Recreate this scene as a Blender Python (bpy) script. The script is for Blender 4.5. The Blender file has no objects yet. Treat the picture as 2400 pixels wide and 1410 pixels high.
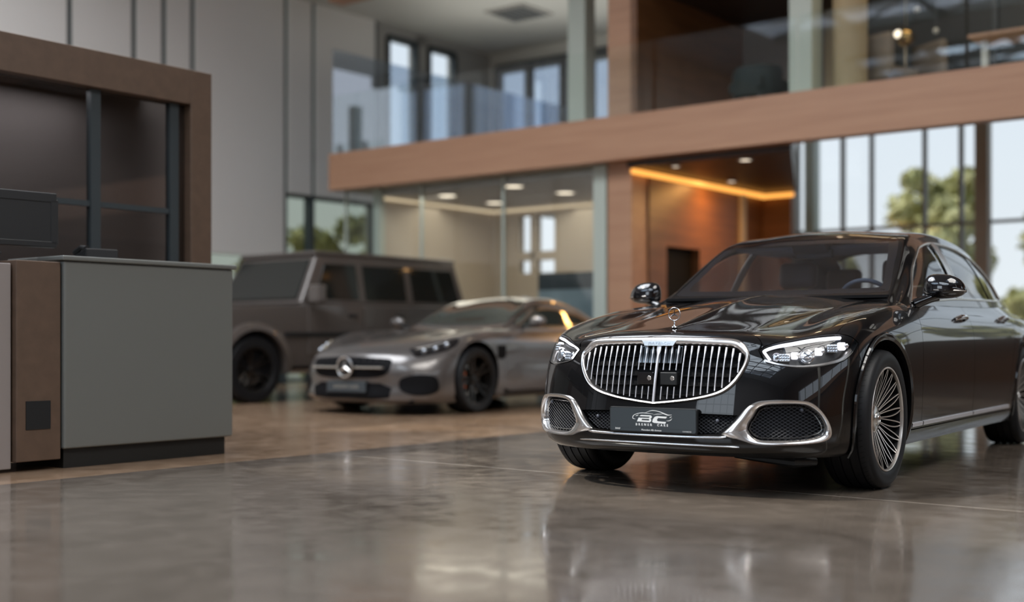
import bpy, bmesh, math, random
import numpy as np
import mathutils
from mathutils import Vector, Matrix
random.seed(7); np.random.seed(7)
R = math.radians; PI = math.pi
scene = bpy.context.scene; COL = scene.collection

# ---------------------------------------------------------------- camera (2400 x 1410 frame, focal length 2900 px, 0.793 m above the floor, level)
cam_d = bpy.data.cameras.new('camera'); cam = bpy.data.objects.new('camera', cam_d); COL.objects.link(cam)
cam.location = (0, 0, 0.793); cam.rotation_euler = (R(90), 0, 0)
cam_d.sensor_width = 36.0; cam_d.lens = 36.0 * 2900 / 2400
cam_d.shift_y = (793.3 - 705) / 2400
cam_d.clip_end = 400
cam_d.dof.use_dof = True; cam_d.dof.focus_distance = 6.75; cam_d.dof.aperture_fstop = 0.76
scene.camera = cam

# ---------------------------------------------------------------- sky
world = bpy.data.worlds.new('sky'); scene.world = world; world.use_nodes = True
nt = world.node_tree; nt.nodes.clear()
wo = nt.nodes.new('ShaderNodeOutputWorld'); bg = nt.nodes.new('ShaderNodeBackground'); bg.inputs[1].default_value = 1.12
tc = nt.nodes.new('ShaderNodeTexCoord'); sx = nt.nodes.new('ShaderNodeSeparateXYZ'); rp = nt.nodes.new('ShaderNodeValToRGB')
rp.color_ramp.elements[0].position = 0.0; rp.color_ramp.elements[0].color = (.84, .87, .92, 1)
rp.color_ramp.elements[1].position = 0.9; rp.color_ramp.elements[1].color = (.42, .60, .90, 1)
nt.links.new(tc.outputs['Generated'], sx.inputs[0]); nt.links.new(sx.outputs[2], rp.inputs[0])
nt.links.new(rp.outputs[0], bg.inputs[0]); nt.links.new(bg.outputs[0], wo.inputs[0])

vs = scene.view_settings
vs.view_transform = 'Standard'; vs.look = 'None'; vs.gamma = 1.0; vs.use_curve_mapping = False
vs.exposure = 0.0
scene.cycles.use_denoising = True
scene.cycles.max_bounces = 10; scene.cycles.transparent_max_bounces = 16
scene.cycles.sample_clamp_indirect = 4.0
scene.cycles.caustics_reflective = False; scene.cycles.caustics_refractive = False

# ---------------------------------------------------------------- building frame: p runs along the gallery front, q away from the camera behind it
BA = np.array([-2.92, 19.7]); E1 = np.array([.78416, -.62056]); E2 = np.array([.62056, .78416])
BROT = math.atan2(E1[1], E1[0])
def W(p, q, z=0.0):
    v = BA + p * E1 + q * E2
    return Vector((v[0], v[1], z))

def area(name, loc, target, sx, sy, power, color=(1, 1, 1), spread=180):
    d = bpy.data.lights.new(name, 'AREA'); d.shape = 'RECTANGLE'; d.size = sx; d.size_y = sy; d.energy = power; d.color = color
    d.spread = R(spread)
    o = bpy.data.objects.new(name, d); COL.objects.link(o); o.location = loc
    o.rotation_euler = (Vector(target) - Vector(loc)).to_track_quat('-Z', 'Y').to_euler()
    return o
# daylight standing in the hall's big windows and back roof light; other roof lamps are added
DAY = (.80, .90, 1.0)
area('daylight_back_window', W(10, -24.6, 4.6), W(10, 0, 2.5), 5, 4, 170, DAY)
area('daylight_side_window', W(24.6, -9, 4.6), W(0, -9, 1.0), 16, 2.0, 120, DAY)
area('daylight_roof_back', W(14.5, -19, 9.2), W(14.5, -19, 0), 8, 8, 1100, DAY)
area('added_roof_back_left', W(5.5, -19.75, 9.0), W(5.5, -19.75, 0), 8, 6.5, 800, (.62, .80, 1.0))  # added roof lamp, placed to mirror blue in the grille panel and bumper
area('roof_fill_left', W(5.0, -9.5, 9.0), W(5.0, -9.5, 0), 8, 8, 1900, (.95, .97, 1.0))  # added fill lamp above an invented roof opening
area('roof_fill_right', W(17.0, -8.0, 9.0), W(17.0, -8, 0), 6, 8, 1400, (1.0, .95, .88))  # added warm fill lamp, its roof opening invented too
sun_d = bpy.data.lights.new('sun', 'SUN'); sun_d.energy = 3.2; sun_d.angle = R(2); sun_d.color = (1, .95, .85)
sun = bpy.data.objects.new('sun', sun_d); COL.objects.link(sun); sun.location = W(-20, -5, 30)
sun.rotation_euler = (W(0, 12, 0) - W(-20, -5, 30)).to_track_quat('-Z', 'Y').to_euler()
# ---------------------------------------------------------------- helpers
def link(o, parent=None):
    COL.objects.link(o)
    if parent is not None: o.parent = parent
    return o
def tag(o, label=None, cat=None, group=None, kind=None):
    if label: o['label'] = label
    if cat: o['category'] = cat
    if group: o['group'] = group
    if kind: o['kind'] = kind
    return o
def root(name, loc=(0, 0, 0), rz=0.0, label=None, cat=None, group=None):
    o = bpy.data.objects.new(name, None); o.empty_display_size = .1; COL.objects.link(o)
    o.location = loc; o.rotation_euler = (0, 0, rz)
    return tag(o, label, cat, group)
def mesh_obj(name, V, F, m, parent=None, N=None, smooth=True):
    me = bpy.data.meshes.new(name)
    me.from_pydata([tuple(float(c) for c in v) for v in V], [], [tuple(int(i) for i in f) for f in F]); me.update()
    if m is not None: me.materials.append(m)
    if smooth: me.polygons.foreach_set('use_smooth', [True] * len(me.polygons))
    if N is not None:
        N = np.array(N); N /= np.linalg.norm(N, axis=1)[:, None] + 1e-12
        me.normals_split_custom_set_from_vertices([tuple(n) for n in N])
    o = bpy.data.objects.new(name, me); return link(o, parent)

class MB:
    """collects shapes, then links them as one mesh object"""
    def __init__(s): s.V = []; s.F = []; s.M = []; s.mats = []; s.cur = 0
    def mat(s, m):
        if m not in s.mats: s.mats.append(m)
        s.cur = s.mats.index(m); return s
    def add(s, V, F):
        n = len(s.V); s.V += [tuple(v) for v in V]; s.F += [tuple(i + n for i in f) for f in F]; s.M += [s.cur] * len(F); return s
    def box(s, a, b, xf=None):
        (x0, y0, z0), (x1, y1, z1) = a, b
        V = [Vector(v) for v in ((x0, y0, z0), (x1, y0, z0), (x1, y1, z0), (x0, y1, z0), (x0, y0, z1), (x1, y0, z1), (x1, y1, z1), (x0, y1, z1))]
        if xf is not None: V = [xf @ v for v in V]
        return s.add(V, [(0, 3, 2, 1), (4, 5, 6, 7), (0, 1, 5, 4), (1, 2, 6, 5), (2, 3, 7, 6), (3, 0, 4, 7)])
    def tube(s, pts, r, n=10, cap=True, closed=False):
        P = [Vector(p) for p in pts]; rr = r if isinstance(r, (list, tuple)) else [r] * len(P); rings = []
        up = Vector((0, 0, 1)); N = len(P)
        prev = None
        for i, p in enumerate(P):
            a = P[(i - 1) % N] if (closed or i > 0) else p; b = P[(i + 1) % N] if (closed or i < N - 1) else p
            t = (b - a).normalized()
            if prev is None:
                ref = up if abs(t.dot(up)) < .9 else Vector((1, 0, 0)); x = t.cross(ref).normalized()
            else: x = (prev - t * prev.dot(t)).normalized()
            prev = x; y = t.cross(x)
            rings.append([p + (x * math.cos(2 * PI * k / n) + y * math.sin(2 * PI * k / n)) * rr[i] for k in range(n)])
        V = [v for q in rings for v in q]; F = []
        for i in range(N if closed else N - 1):
            j = (i + 1) % N
            for k in range(n): F.append((i * n + k, i * n + (k + 1) % n, j * n + (k + 1) % n, j * n + k))
        if cap and not closed: F.append(tuple(range(n))[::-1]); F.append(tuple((N - 1) * n + k for k in range(n)))
        return s.add(V, F)
    def lathe(s, prof, n=48, axis='Y', c=(0, 0, 0), closed=False, a0=0, a1=2 * PI):
        """prof: (radius, height along axis)"""
        full = abs(a1 - a0 - 2 * PI) < 1e-6; m = n if full else n + 1; V = []
        for r, h in prof:
            for k in range(m):
                a = a0 + (a1 - a0) * k / n; u, w = r * math.cos(a), r * math.sin(a)
                v = {'Y': (u, h, w), 'Z': (u, w, h), 'X': (h, u, w)}[axis]
                V.append((v[0] + c[0], v[1] + c[1], v[2] + c[2]))
        F = []; L = len(prof)
        for i in range(L if closed else L - 1):
            j = (i + 1) % L
            for k in range(n):
                k2 = (k + 1) % m; F.append((i * m + k, i * m + k2, j * m + k2, j * m + k))
        return s.add(V, F)
    def prism(s, poly, axis, a, b):
        """polygon (2D) extruded along axis from a to b"""
        n = len(poly)
        mk = {'X': lambda p, h: (h, p[0], p[1]), 'Y': lambda p, h: (p[0], h, p[1]), 'Z': lambda p, h: (p[0], p[1], h)}[axis]
        V = [mk(p, a) for p in poly] + [mk(p, b) for p in poly]
        F = [tuple(range(n)), tuple(range(2 * n - 1, n - 1, -1))] + [(i, i + n, (i + 1) % n + n, (i + 1) % n) for i in range(n)]
        return s.add(V, F)
    def ball(s, c, r, n=16, m=10):
        rx, ry, rz = r if isinstance(r, (tuple, list)) else (r, r, r); V = []
        for i in range(m + 1):
            t = PI * i / m
            for k in range(n):
                a = 2 * PI * k / n; V.append((c[0] + rx * math.sin(t) * math.cos(a), c[1] + ry * math.sin(t) * math.sin(a), c[2] + rz * math.cos(t)))
        F = [(i * n + k, (i + 1) * n + k, (i + 1) * n + (k + 1) % n, i * n + (k + 1) % n) for i in range(m) for k in range(n)]
        return s.add(V, F)
    def build(s, name, m=None, parent=None, smooth=False, bevel=0.0, seg=2, angle=35):
        me = bpy.data.meshes.new(name); me.from_pydata([tuple(float(c) for c in v) for v in s.V], [], s.F)
        for x in (s.mats or ([m] if m is not None else [])): me.materials.append(x)
        if s.mats: me.polygons.foreach_set('material_index', s.M)
        bm = bmesh.new(); bm.from_mesh(me); bmesh.ops.remove_doubles(bm, verts=bm.verts, dist=1e-6)
        bmesh.ops.recalc_face_normals(bm, faces=bm.faces); bm.to_mesh(me); bm.free()
        if smooth:
            me.polygons.foreach_set('use_smooth', [True] * len(me.polygons)); me.set_sharp_from_angle(angle=R(angle))
        o = bpy.data.objects.new(name, me); link(o, parent)
        if bevel:
            b = o.modifiers.new('soft edges', 'BEVEL'); b.width = bevel; b.segments = seg; b.limit_method = 'ANGLE'; b.angle_limit = R(40)
        return o

# ---------------------------------------------------------------- materials
def mat(name, col=(.5, .5, .5), rough=.5, metal=0.0, spec=.5, coat=0.0, emit=None, es=0.0, noise=None, bump=None, coat_rough=.02):
    m = bpy.data.materials.new(name); m.use_nodes = True; t = m.node_tree; b = t.nodes['Principled BSDF']
    b.inputs['Base Color'].default_value = (*col, 1); b.inputs['Roughness'].default_value = rough; b.inputs['Metallic'].default_value = metal
    b.inputs['Specular IOR Level'].default_value = spec; b.inputs['Coat Weight'].default_value = coat; b.inputs['Coat Roughness'].default_value = coat_rough
    if emit: b.inputs['Emission Color'].default_value = (*emit, 1); b.inputs['Emission Strength'].default_value = es
    if noise:                                      # (scale, second colour, stretch xyz)
        sc, c2, st = noise
        tcn = t.nodes.new('ShaderNodeTexCoord'); mp = t.nodes.new('ShaderNodeMapping'); mp.inputs['Scale'].default_value = st
        nz = t.nodes.new('ShaderNodeTexNoise'); nz.inputs['Scale'].default_value = sc; nz.inputs['Detail'].default_value = 5
        cr = t.nodes.new('ShaderNodeValToRGB'); cr.color_ramp.elements[0].position = .3; cr.color_ramp.elements[1].position = .7
        cr.color_ramp.elements[0].color = (*col, 1); cr.color_ramp.elements[1].color = (*c2, 1)
        t.links.new(tcn.outputs['Object'], mp.inputs[0]); t.links.new(mp.outputs[0], nz.inputs[0]); t.links.new(nz.outputs[0], cr.inputs[0])
        t.links.new(cr.outputs[0], b.inputs['Base Color'])
        if bump:
            bp = t.nodes.new('ShaderNodeBump'); bp.inputs['Strength'].default_value = bump; bp.inputs['Distance'].default_value = .01
            t.links.new(nz.outputs[0], bp.inputs['Height']); t.links.new(bp.outputs[0], b.inputs['Normal'])
    return m
def glass(name, tint=(.9, .95, .95), refl=.05, grow=.9, rough=0.0, power=4.0, gcol=(1, 1, 1)):
    """thin pane: tinted see-through plus a mirror share that grows at grazing angles"""
    m = bpy.data.materials.new(name); m.use_nodes = True; t = m.node_tree; t.nodes.clear()
    o = t.nodes.new('ShaderNodeOutputMaterial'); mx = t.nodes.new('ShaderNodeMixShader'); tr = t.nodes.new('ShaderNodeBsdfTransparent')
    gl = t.nodes.new('ShaderNodeBsdfGlossy'); gl.inputs['Roughness'].default_value = rough; gl.inputs['Color'].default_value = (*gcol, 1)
    tr.inputs[0].default_value = (*tint, 1); lw = t.nodes.new('ShaderNodeLayerWeight'); lw.inputs[0].default_value = .5
    pw = t.nodes.new('ShaderNodeMath'); pw.operation = 'POWER'; pw.inputs[1].default_value = power
    ma = t.nodes.new('ShaderNodeMath'); ma.operation = 'MULTIPLY_ADD'; ma.inputs[1].default_value = grow; ma.inputs[2].default_value = refl; ma.use_clamp = True
    t.links.new(lw.outputs['Facing'], pw.inputs[0]); t.links.new(pw.outputs[0], ma.inputs[0]); t.links.new(ma.outputs[0], mx.inputs[0])
    t.links.new(tr.outputs[0], mx.inputs[1]); t.links.new(gl.outputs[0], mx.inputs[2]); t.links.new(mx.outputs[0], o.inputs[0])
    return m
def lamp(name, col, s): 
    return mat(name, (.02, .02, .02), .5, emit=col, es=s)

WOODX = (.6, 9, 9)
M = dict(
    white=mat('painted_white', (.62, .62, .58), .6), offwhite=mat('warm_white', (.55, .52, .44), .6), greywall=mat('grey_wall', (.36, .35, .33), .7),
    pale=mat('pale_green_white_metal', (.50, .56, .50), .35), frame=mat('dark_frame', (.035, .045, .05), .4), darkwall=mat('charcoal_wall', (.022, .027, .028), .55),
    ceil=mat('ceiling_white', (.60, .60, .56), .8), hallceil=mat('hall_ceiling', (.60, .66, .76), .8),
    wood=mat('oak_panel', (.50, .285, .175), .42, noise=(1.3, (.42, .225, .135), WOODX)),
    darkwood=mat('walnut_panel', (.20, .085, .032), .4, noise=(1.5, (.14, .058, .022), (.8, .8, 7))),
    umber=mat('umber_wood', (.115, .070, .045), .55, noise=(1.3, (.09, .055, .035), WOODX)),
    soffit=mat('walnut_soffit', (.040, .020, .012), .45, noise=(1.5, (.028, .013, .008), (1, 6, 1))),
    beige=mat('beige_wall', (.40, .32, .20), .7), tan=mat('tan_wall', (.52, .455, .37), .6),
    mauve=mat('mauve_grey_wall', (.27, .235, .22), .8), blind=mat('white_blind_fabric', (.76, .74, .71), .9),
    chrome=mat('chrome', (.80, .80, .82), .06, metal=1), satin=mat('satin_metal', (.66, .64, .61), .24, metal=1), paint=mat('black_car_paint', (.003, .003, .0035), .3, coat=1.0, spec=.1),
    black=mat('matte_black', (.004, .004, .005), .7, spec=.15), gloss=mat('gloss_black', (.004, .004, .005), .05, coat=1), rubber=mat('tyre_rubber', (.007, .0075, .009), .5, spec=.3),
    dark=mat('dark_plastic', (.010, .011, .012), .4), leather=mat('grey_brown_leather', (.20, .17, .16), .5), navy=mat('dark_blue_leather', (.028, .042, .062), .45),
    spoke=mat('polished_spoke', (.84, .79, .74), .30, metal=.9), softchrome=mat('soft_chrome', (.80, .77, .75), .17, metal=.92), bar=mat('bright_bar', (.74, .74, .79), .32, metal=.55), brass=mat('brass_tone', (.70, .58, .42), .25, metal=1), leaf=mat('leaf_green', (.46, .46, .20), .8, noise=(2.2, (.62, .56, .30), (1, 1, 1))),
    bark=mat('bark', (.10, .07, .05), .9), lawn=mat('lawn', (.16, .22, .06), .9, noise=(.8, (.24, .26, .10), (1, 1, 1))), paving=mat('paving', (.34, .32, .29), .8),
    glass=glass('clear_glass', (.96, .98, .97), .035, .5), tglass=glass('grey_tinted_glass', (.60, .63, .57), .04, .5), bglass=glass('blue_tinted_glass', (.74, .80, .88), .22, .5),
    desk=mat('desk_white_lacquer', (.15, .154, .142), .36), plinth=mat('black_plinth', (.008, .008, .007), .5),
    bulb=lamp('warm_bulb', (1, .84, .66), 2.2), cove=lamp('warm_led', (1, .78, .52), .75), amber=lamp('amber_led', (1, .42, .08), 1.5), led=lamp('white_led', (.93, .92, 1.0), 2.6),
)
# ---------------------------------------------------------------- the hall (all in the p, q, z frame of the building)
def place(o, p=0, q=0, z=0, turn=0.0):
    o.location = W(p, q, z); o.rotation_euler = (0, 0, BROT + turn); return o
def pq(mb, name, m=None, kind='structure', label=None, cat=None, group=None, parent=None, bevel=0.0, smooth=False):
    o = mb.build(name, m, parent, smooth=smooth, bevel=bevel)
    if parent is None: place(o); tag(o, label, cat, group, kind if not cat else None)
    return o

def floor_material(name, c1, c2, c3, rough, joint=None):
    m = bpy.data.materials.new(name); m.use_nodes = True; t = m.node_tree; b = t.nodes['Principled BSDF']; L = t.links
    tcn = t.nodes.new('ShaderNodeTexCoord')
    def noise(sc, det, dist=0.0, st=(1, 1, 1)):
        mp = t.nodes.new('ShaderNodeMapping'); mp.inputs['Scale'].default_value = st
        n = t.nodes.new('ShaderNodeTexNoise'); n.inputs['Scale'].default_value = sc; n.inputs['Detail'].default_value = det; n.inputs['Distortion'].default_value = dist
        L.new(tcn.outputs['Object'], mp.inputs[0]); L.new(mp.outputs[0], n.inputs[0]); return n
    n1 = noise(1.3, 7, .6); n2 = noise(6.5, 6, .3)
    r1 = t.nodes.new('ShaderNodeValToRGB'); r1.color_ramp.elements[0].position = .36; r1.color_ramp.elements[1].position = .66
    r1.color_ramp.elements[0].color = (*c1, 1); r1.color_ramp.elements[1].color = (*c2, 1)
    r2 = t.nodes.new('ShaderNodeValToRGB'); r2.color_ramp.elements[0].position = .40; r2.color_ramp.elements[1].position = .72
    r2.color_ramp.elements[0].color = (0, 0, 0, 1); r2.color_ramp.elements[1].color = (1, 1, 1, 1)
    mx = t.nodes.new('ShaderNodeMix'); mx.data_type = 'RGBA'; mx.inputs[7].default_value = (*c3, 1)
    ml = t.nodes.new('ShaderNodeMath'); ml.operation = 'MULTIPLY'; ml.inputs[1].default_value = .55
    L.new(n1.outputs[0], r1.inputs[0]); L.new(n2.outputs[0], r2.inputs[0]); L.new(r2.outputs[0], ml.inputs[0]); L.new(ml.outputs[0], mx.inputs[0]); L.new(r1.outputs[0], mx.inputs[6])
    out = mx.outputs[2]
    rr = t.nodes.new('ShaderNodeMapRange'); rr.inputs[1].default_value = .3; rr.inputs[2].default_value = .7; rr.inputs[3].default_value = rough[0]; rr.inputs[4].default_value = rough[1]
    L.new(n2.outputs[0], rr.inputs[0]); L.new(rr.outputs[0], b.inputs['Roughness'])
    if joint:                                     # saw-cut joints of the slab, filled a little paler
        sp = t.nodes.new('ShaderNodeSeparateXYZ'); L.new(tcn.outputs['Object'], sp.inputs[0])
        acc = None
        for axis, pos in joint:
            a = t.nodes.new('ShaderNodeMath'); a.operation = 'SUBTRACT'; a.inputs[1].default_value = pos; L.new(sp.outputs[axis], a.inputs[0])
            c = t.nodes.new('ShaderNodeMath'); c.operation = 'ABSOLUTE'; L.new(a.outputs[0], c.inputs[0])
            d = t.nodes.new('ShaderNodeMath'); d.operation = 'LESS_THAN'; d.inputs[1].default_value = .008; L.new(c.outputs[0], d.inputs[0])
            if acc is None: acc = d
            else:
                e = t.nodes.new('ShaderNodeMath'); e.operation = 'MAXIMUM'; L.new(acc.outputs[0], e.inputs[0]); L.new(d.outputs[0], e.inputs[1]); acc = e
        m2 = t.nodes.new('ShaderNodeMix'); m2.data_type = 'RGBA'; m2.inputs[7].default_value = (.40, .35, .30, 1)
        L.new(acc.outputs[0], m2.inputs[0]); L.new(out, m2.inputs[6]); out = m2.outputs[2]
    L.new(out, b.inputs['Base Color']); b.inputs['Specular IOR Level'].default_value = .7
    return m
F_NEAR = floor_material('polished_concrete', (.098, .079, .063), (.142, .116, .094), (.165, .135, .110), (.07, .19), [(1, -7.73), (0, 17.0), (1, -15.5)])
F_FAR = floor_material('polished_tan_floor', (.20, .125, .075), (.28, .185, .12), (.32, .22, .15), (.14, .24))
pq(MB().box((8.17, -25, -.12), (24, 6, 0)), 'floor', F_NEAR)
pq(MB().box((-2, -25, -.12), (8.17, 6, 0)), 'floor', F_FAR)
g = pq(MB().box((-45, -60, -.35), (60, 70, -.13)), 'ground', M['paving'])

# hall shell: ceiling with a roof light and added fill openings, and walls with the big windows that the paint mirrors
c = MB(); Z0, Z1 = 8.0, 8.3
def ceiling_around(holes, x0, x1, y0, y1):
    xs_ = sorted({x0, x1} | {h[0] for h in holes} | {h[1] for h in holes}); ys_ = sorted({y0, y1} | {h[2] for h in holes} | {h[3] for h in holes})
    for i in range(len(xs_) - 1):
        for j in range(len(ys_) - 1):
            cx, cy = (xs_[i] + xs_[i + 1]) / 2, (ys_[j] + ys_[j + 1]) / 2
            if not any(h[0] < cx < h[1] and h[2] < cy < h[3] for h in holes): c.box((xs_[i], ys_[j], Z0), (xs_[i + 1], ys_[j + 1], Z1))
ROOFLIGHT_AND_FILLS = [(10.5, 18.5, -23, -15), (1.5, 9.5, -23, -16.5), (1, 9, -13.5, -5.5), (14, 20, -12, -4)]  # first is the hall's roof light; the other three are added for light
ceiling_around(ROOFLIGHT_AND_FILLS, -2, 24, -25, 6)
pq(c, 'ceiling', M['hallceil'])
for x0, x1, y0, y1 in ROOFLIGHT_AND_FILLS:
    tr = MB()
    for i in range(5):
        q = y0 + (y1 - y0) * i / 4; tr.box((x0, q - .06, 7.9), (x1, q + .06, 8.1))
    for i in range(1, 4):
        p = x0 + (x1 - x0) * i / 4; tr.box((p - .05, y0, 7.92), (p + .05, y1, 8.05))
    for i in range(4):
        for k in range(4): tr.tube([(x0 + (x1 - x0) * k / 4, y0 + (y1 - y0) * i / 4, 7.95), (x0 + (x1 - x0) * (k + 1) / 4, y0 + (y1 - y0) * (i + 1) / 4, 7.95)], .035, 6)
    pq(tr, 'window_5', M['frame'])  # frames for the roof light and the added openings alike
b = MB().box((-2, -25.3, 0), (7.5, -25, 8)).box((12.5, -25.3, 0), (24, -25, 8)).box((7.5, -25.3, 0), (12.5, -25, 2.6)).box((7.5, -25.3, 6.6), (12.5, -25, 8))
pq(b, 'wall_back', M['mauve'])
f = MB()
for i in range(6): f.box((7.5 + i - .05, -25.15, 2.6), (7.5 + i + .05, -25, 6.6))
for z in (3.6, 4.6, 5.6): f.box((7.5, -25.14, z - .04), (12.5, -25.02, z + .04))
pq(f, 'window_4', M['frame'])
b = MB().box((24, -25, 0), (24.3, -17.5, 8)).box((24, -1, 0), (24.3, 6, 8)).box((24, -17.5, 0), (24.3, -1, 3.8)).box((24, -17.5, 5.6), (24.3, -1, 8))
pq(b, 'wall_right', M['darkwood'])
f = MB()
for i in range(7): f.box((24.02, -17.5 + 2.75 * i - .08, 3.8), (24.18, -17.5 + 2.75 * i + .08, 5.6))
pq(f, 'window_6', M['pale'])
pq(MB().box((23.6, -25, 3.15), (24, 6, 3.72)), 'trim_3', M['wood'])

# glazed side of the hall (plane p = -2): slim dark posts, white blinds, garden behind
wf = MB()
posts = [-25, -22, -19, -16.5, -14, -12, -10, -8, -6, -4.6, -3.4, -2.3, -1.75, -1.2, .77, 1.41, 3.0]
for q in posts: wf.box((-2.08, q - .055, 0), (-1.92, q + .055, 8))
for z in (.06, 3.30, 4.06): wf.box((-2.05, -25, z - .03), (-1.95, 3.0, z + .03))
w1 = pq(wf, 'window_1', M['frame'])
MB().box((-2.01, -25, 0), (-2.0, 3.0, 8)).build('pane', M['tglass'], w1)
for i in range(len(posts) - 1):
    a, b2 = posts[i] + .045, posts[i + 1] - .045
    low = 3.34 if a > 0 else .5
    if i == len(posts) - 4: low = 2.2
    o = MB().box((-1.90, a, low), (-1.885, b2, 7.96)).build('window_blind', None)
    r_ = root('window_blind', W(0, 0, 0), BROT); 
    o.name = 'fabric'; o.data.materials.append(M['blind']); o.parent = r_
    MB().tube([(-1.893, a, low), (-1.893, b2, low)], .018, 8).build('bottom_rail', M['white'], r_, smooth=True)
    near = i < 10
    tag(r_, 'white roller blind on the tall glazed wall, partly hidden behind the wood framed partition' if near else
        ('white roller blind between the slim posts of the glazed wall, stopping above the garden view' if low > 2 else 'white roller blind on the tall glazed wall, drawn almost to the floor'), 'window blind',
        'white blinds behind the wood framed partition' if near else ('white blinds drawn halfway' if low > 2 else 'white blinds drawn to the floor'))
# solid stretch of that side beyond, with tall windows seen over the gallery
wl = MB()
wl.box((-2.2, 3.0, 0), (-2, 3.4, 8)).box((-2.2, 4.2, 0), (-2, 4.57, 8)).box((-2.2, 5.35, 0), (-2, 6.6, 8))
wl.box((-2.2, 3.4, 6.55), (-2, 5.35, 8)).box((-2.2, 3.4, 0), (-2, 5.35, 3.2))
pq(wl, 'wall_left', M['greywall'])
fr = MB()
for a, b2 in ((3.4, 4.2), (4.57, 5.35)):
    for q in (a, b2): fr.box((-2.1, q - .05, 3.2), (-1.96, q + .05, 6.55))
    for z in (3.2, 4.2, 6.55): fr.box((-2.1, a, z - .05), (-1.96, b2, z + .05))
w2 = pq(fr, 'window_2', M['frame'])
MB().box((-2.04, 3.4, 3.2), (-2.03, 5.35, 6.55)).build('pane', M['glass'], w2)

# gallery: oak fascia, floor slab, soffit, upper beam, upper ceiling
pq(MB().box((0, 0, 3.15), (24, .22, 3.73)), 'trim_1', M['wood'])
pq(MB().box((0, 0, 6.15), (24, .3, 6.75)), 'trim_2', M['wood'])
sl = MB().box((0, .22, 3.16), (3.4, 6.5, 3.72)).box((3.4, .22, 3.16), (5.5, 4.0, 3.72)).box((5.5, .22, 3.70), (24, 3.2, 3.74))
pq(sl, 'floor', M['ceil'])
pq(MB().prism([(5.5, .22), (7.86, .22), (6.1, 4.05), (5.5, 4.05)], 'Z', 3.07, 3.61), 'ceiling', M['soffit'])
pq(MB().box((-2, .3, 6.75), (5.5, 6.5, 6.95)), 'ceiling', M['ceil'])
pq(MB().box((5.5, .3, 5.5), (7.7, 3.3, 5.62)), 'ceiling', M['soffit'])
# upper rooms
ub = MB().box((-2, 6.5, 6.5), (5.5, 6.7, 8)).box((-2, 6.5, 3.72), (-1.8, 6.7, 6.5)).box((.12, 6.5, 3.72), (.55, 6.7, 6.5)).box((-1.8, 6.5, 3.72), (.12, 6.7, 4.0)).box((.55, 6.5, 6.3), (4.6, 6.7, 6.5))
pq(ub, 'wall_back', M['ceil'])
fr = MB()
for p in (-1.8, -.98, -.1, .55, 1.5, 2.6, 4.0): fr.box((p - .07, 6.44, 4.0), (p + .07, 6.6, 6.45))
fr.box((-1.8, 6.44, 6.32), (4.6, 6.6, 6.5)).box((-1.8, 6.44, 4.85), (4.6, 6.6, 4.93)).box((.55, 6.5, 3.72), (4.6, 6.6, 4.0))
w3 = pq(fr, 'window_3', M['frame'])
MB().box((-1.8, 6.53, 4.0), (4.6, 6.54, 6.4)).build('pane', M['bglass'], w3)
pq(MB().box((5.5, .3, 3.74), (5.6, 4.0, 8)), 'wall_side', M['darkwood'])
pq(MB().box((5.6, 3.3, 3.74), (7.0, 3.45, 8)), 'wall_back', M['mauve'])
pq(MB().box((7.0, 3.1, 3.70), (8.25, 3.3, 8)), 'wall_back', M['beige'])
pq(MB().box((8.25, 3.1, 3.70), (24, 3.3, 8)), 'wall_back', M['darkwall'])
fr = MB()
for p in (8.25, 9.4, 10.6): fr.box((p - .03, 3.04, 3.74), (p + .03, 3.12, 8))
fr.box((8.25, 3.04, 5.55), (24, 3.12, 5.62)); pq(fr, 'trim_4', M['frame'])

# posts and columns
pq(MB().box((5.14, .3, 0), (5.52, .70, 8)), 'column', M['wood'])
pq(MB().box((4.90, .3, 0), (5.11, .55, 3.15)), 'column', M['pale'])
pq(MB().box((4.33, .5, 3.74), (4.62, .75, 6.75)), 'column', M['pale'])
pq(MB().box((7.70, .5, 3.74), (8.0, .8, 8)), 'column', M['pale'])
pq(MB().lathe([(0, 3.74), (.21, 3.74), (.21, 8), (0, 8)], 32, 'Z', (8.30, .95, 0)), 'column', M['beige'], smooth=True)
for q in (-2.0, -9.5): pq(MB().lathe([(0, 0), (.28, 0), (.28, 8), (0, 8)], 32, 'Z', (21.5, q, 0)), 'column', M['white'], smooth=True)

# gallery glass
gl = root('glass_balustrade', W(0, 0, 0), BROT, 'clear glass balustrade standing on the oak gallery edge', 'balustrade')
for i in range(7): MB().box((.03 + 2 * i, .08, 3.73), (1.99 + 2 * i, .095, 4.66)).build('pane', M['glass'], gl)
gl = root('glass_partition', W(0, 0, 0), BROT, 'tall blue tinted glass partition running back from the gallery corner', 'glass partition')
for i in range(4): MB().box((-.015, .1 + 1.78 * i, 3.6), (0, 1.86 + 1.78 * i, 5.42)).build('pane', M['bglass'], gl)

# glass room under the gallery
rm = MB().box((.70, 3.25, 0), (1.31, 3.4, 3.16)).box((1.31, 3.25, 0), (2.07, 3.4, 1.92)).box((1.31, 3.25, 2.91), (2.07, 3.4, 3.16)).box((1.55, 3.25, 1.92), (1.68, 3.4, 2.91)).box((2.07, 3.25, 0), (5.6, 3.4, 3.16)).box((1.31, 3.25, 2.14), (2.07, 3.4, 2.29))  # wall openings stand in for window reflections on the glass front
pq(rm, 'wall_back', M['tan'])
pq(MB().box((.62, .45, 0), (.72, 3.4, 3.16)), 'wall_side', M['tan'])
pq(MB().box((.60, .40, 0), (.74, .52, 3.16)), 'trim_5', M['pale'])
pq(MB().box((.72, .5, 3.06), (4.9, 3.25, 3.16)), 'ceiling', M['greywall'])
cv = MB().box((.78, 3.19, 3.0), (4.9, 3.24, 3.03)).box((.73, .5, 3.0), (.78, 3.24, 3.03))
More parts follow.
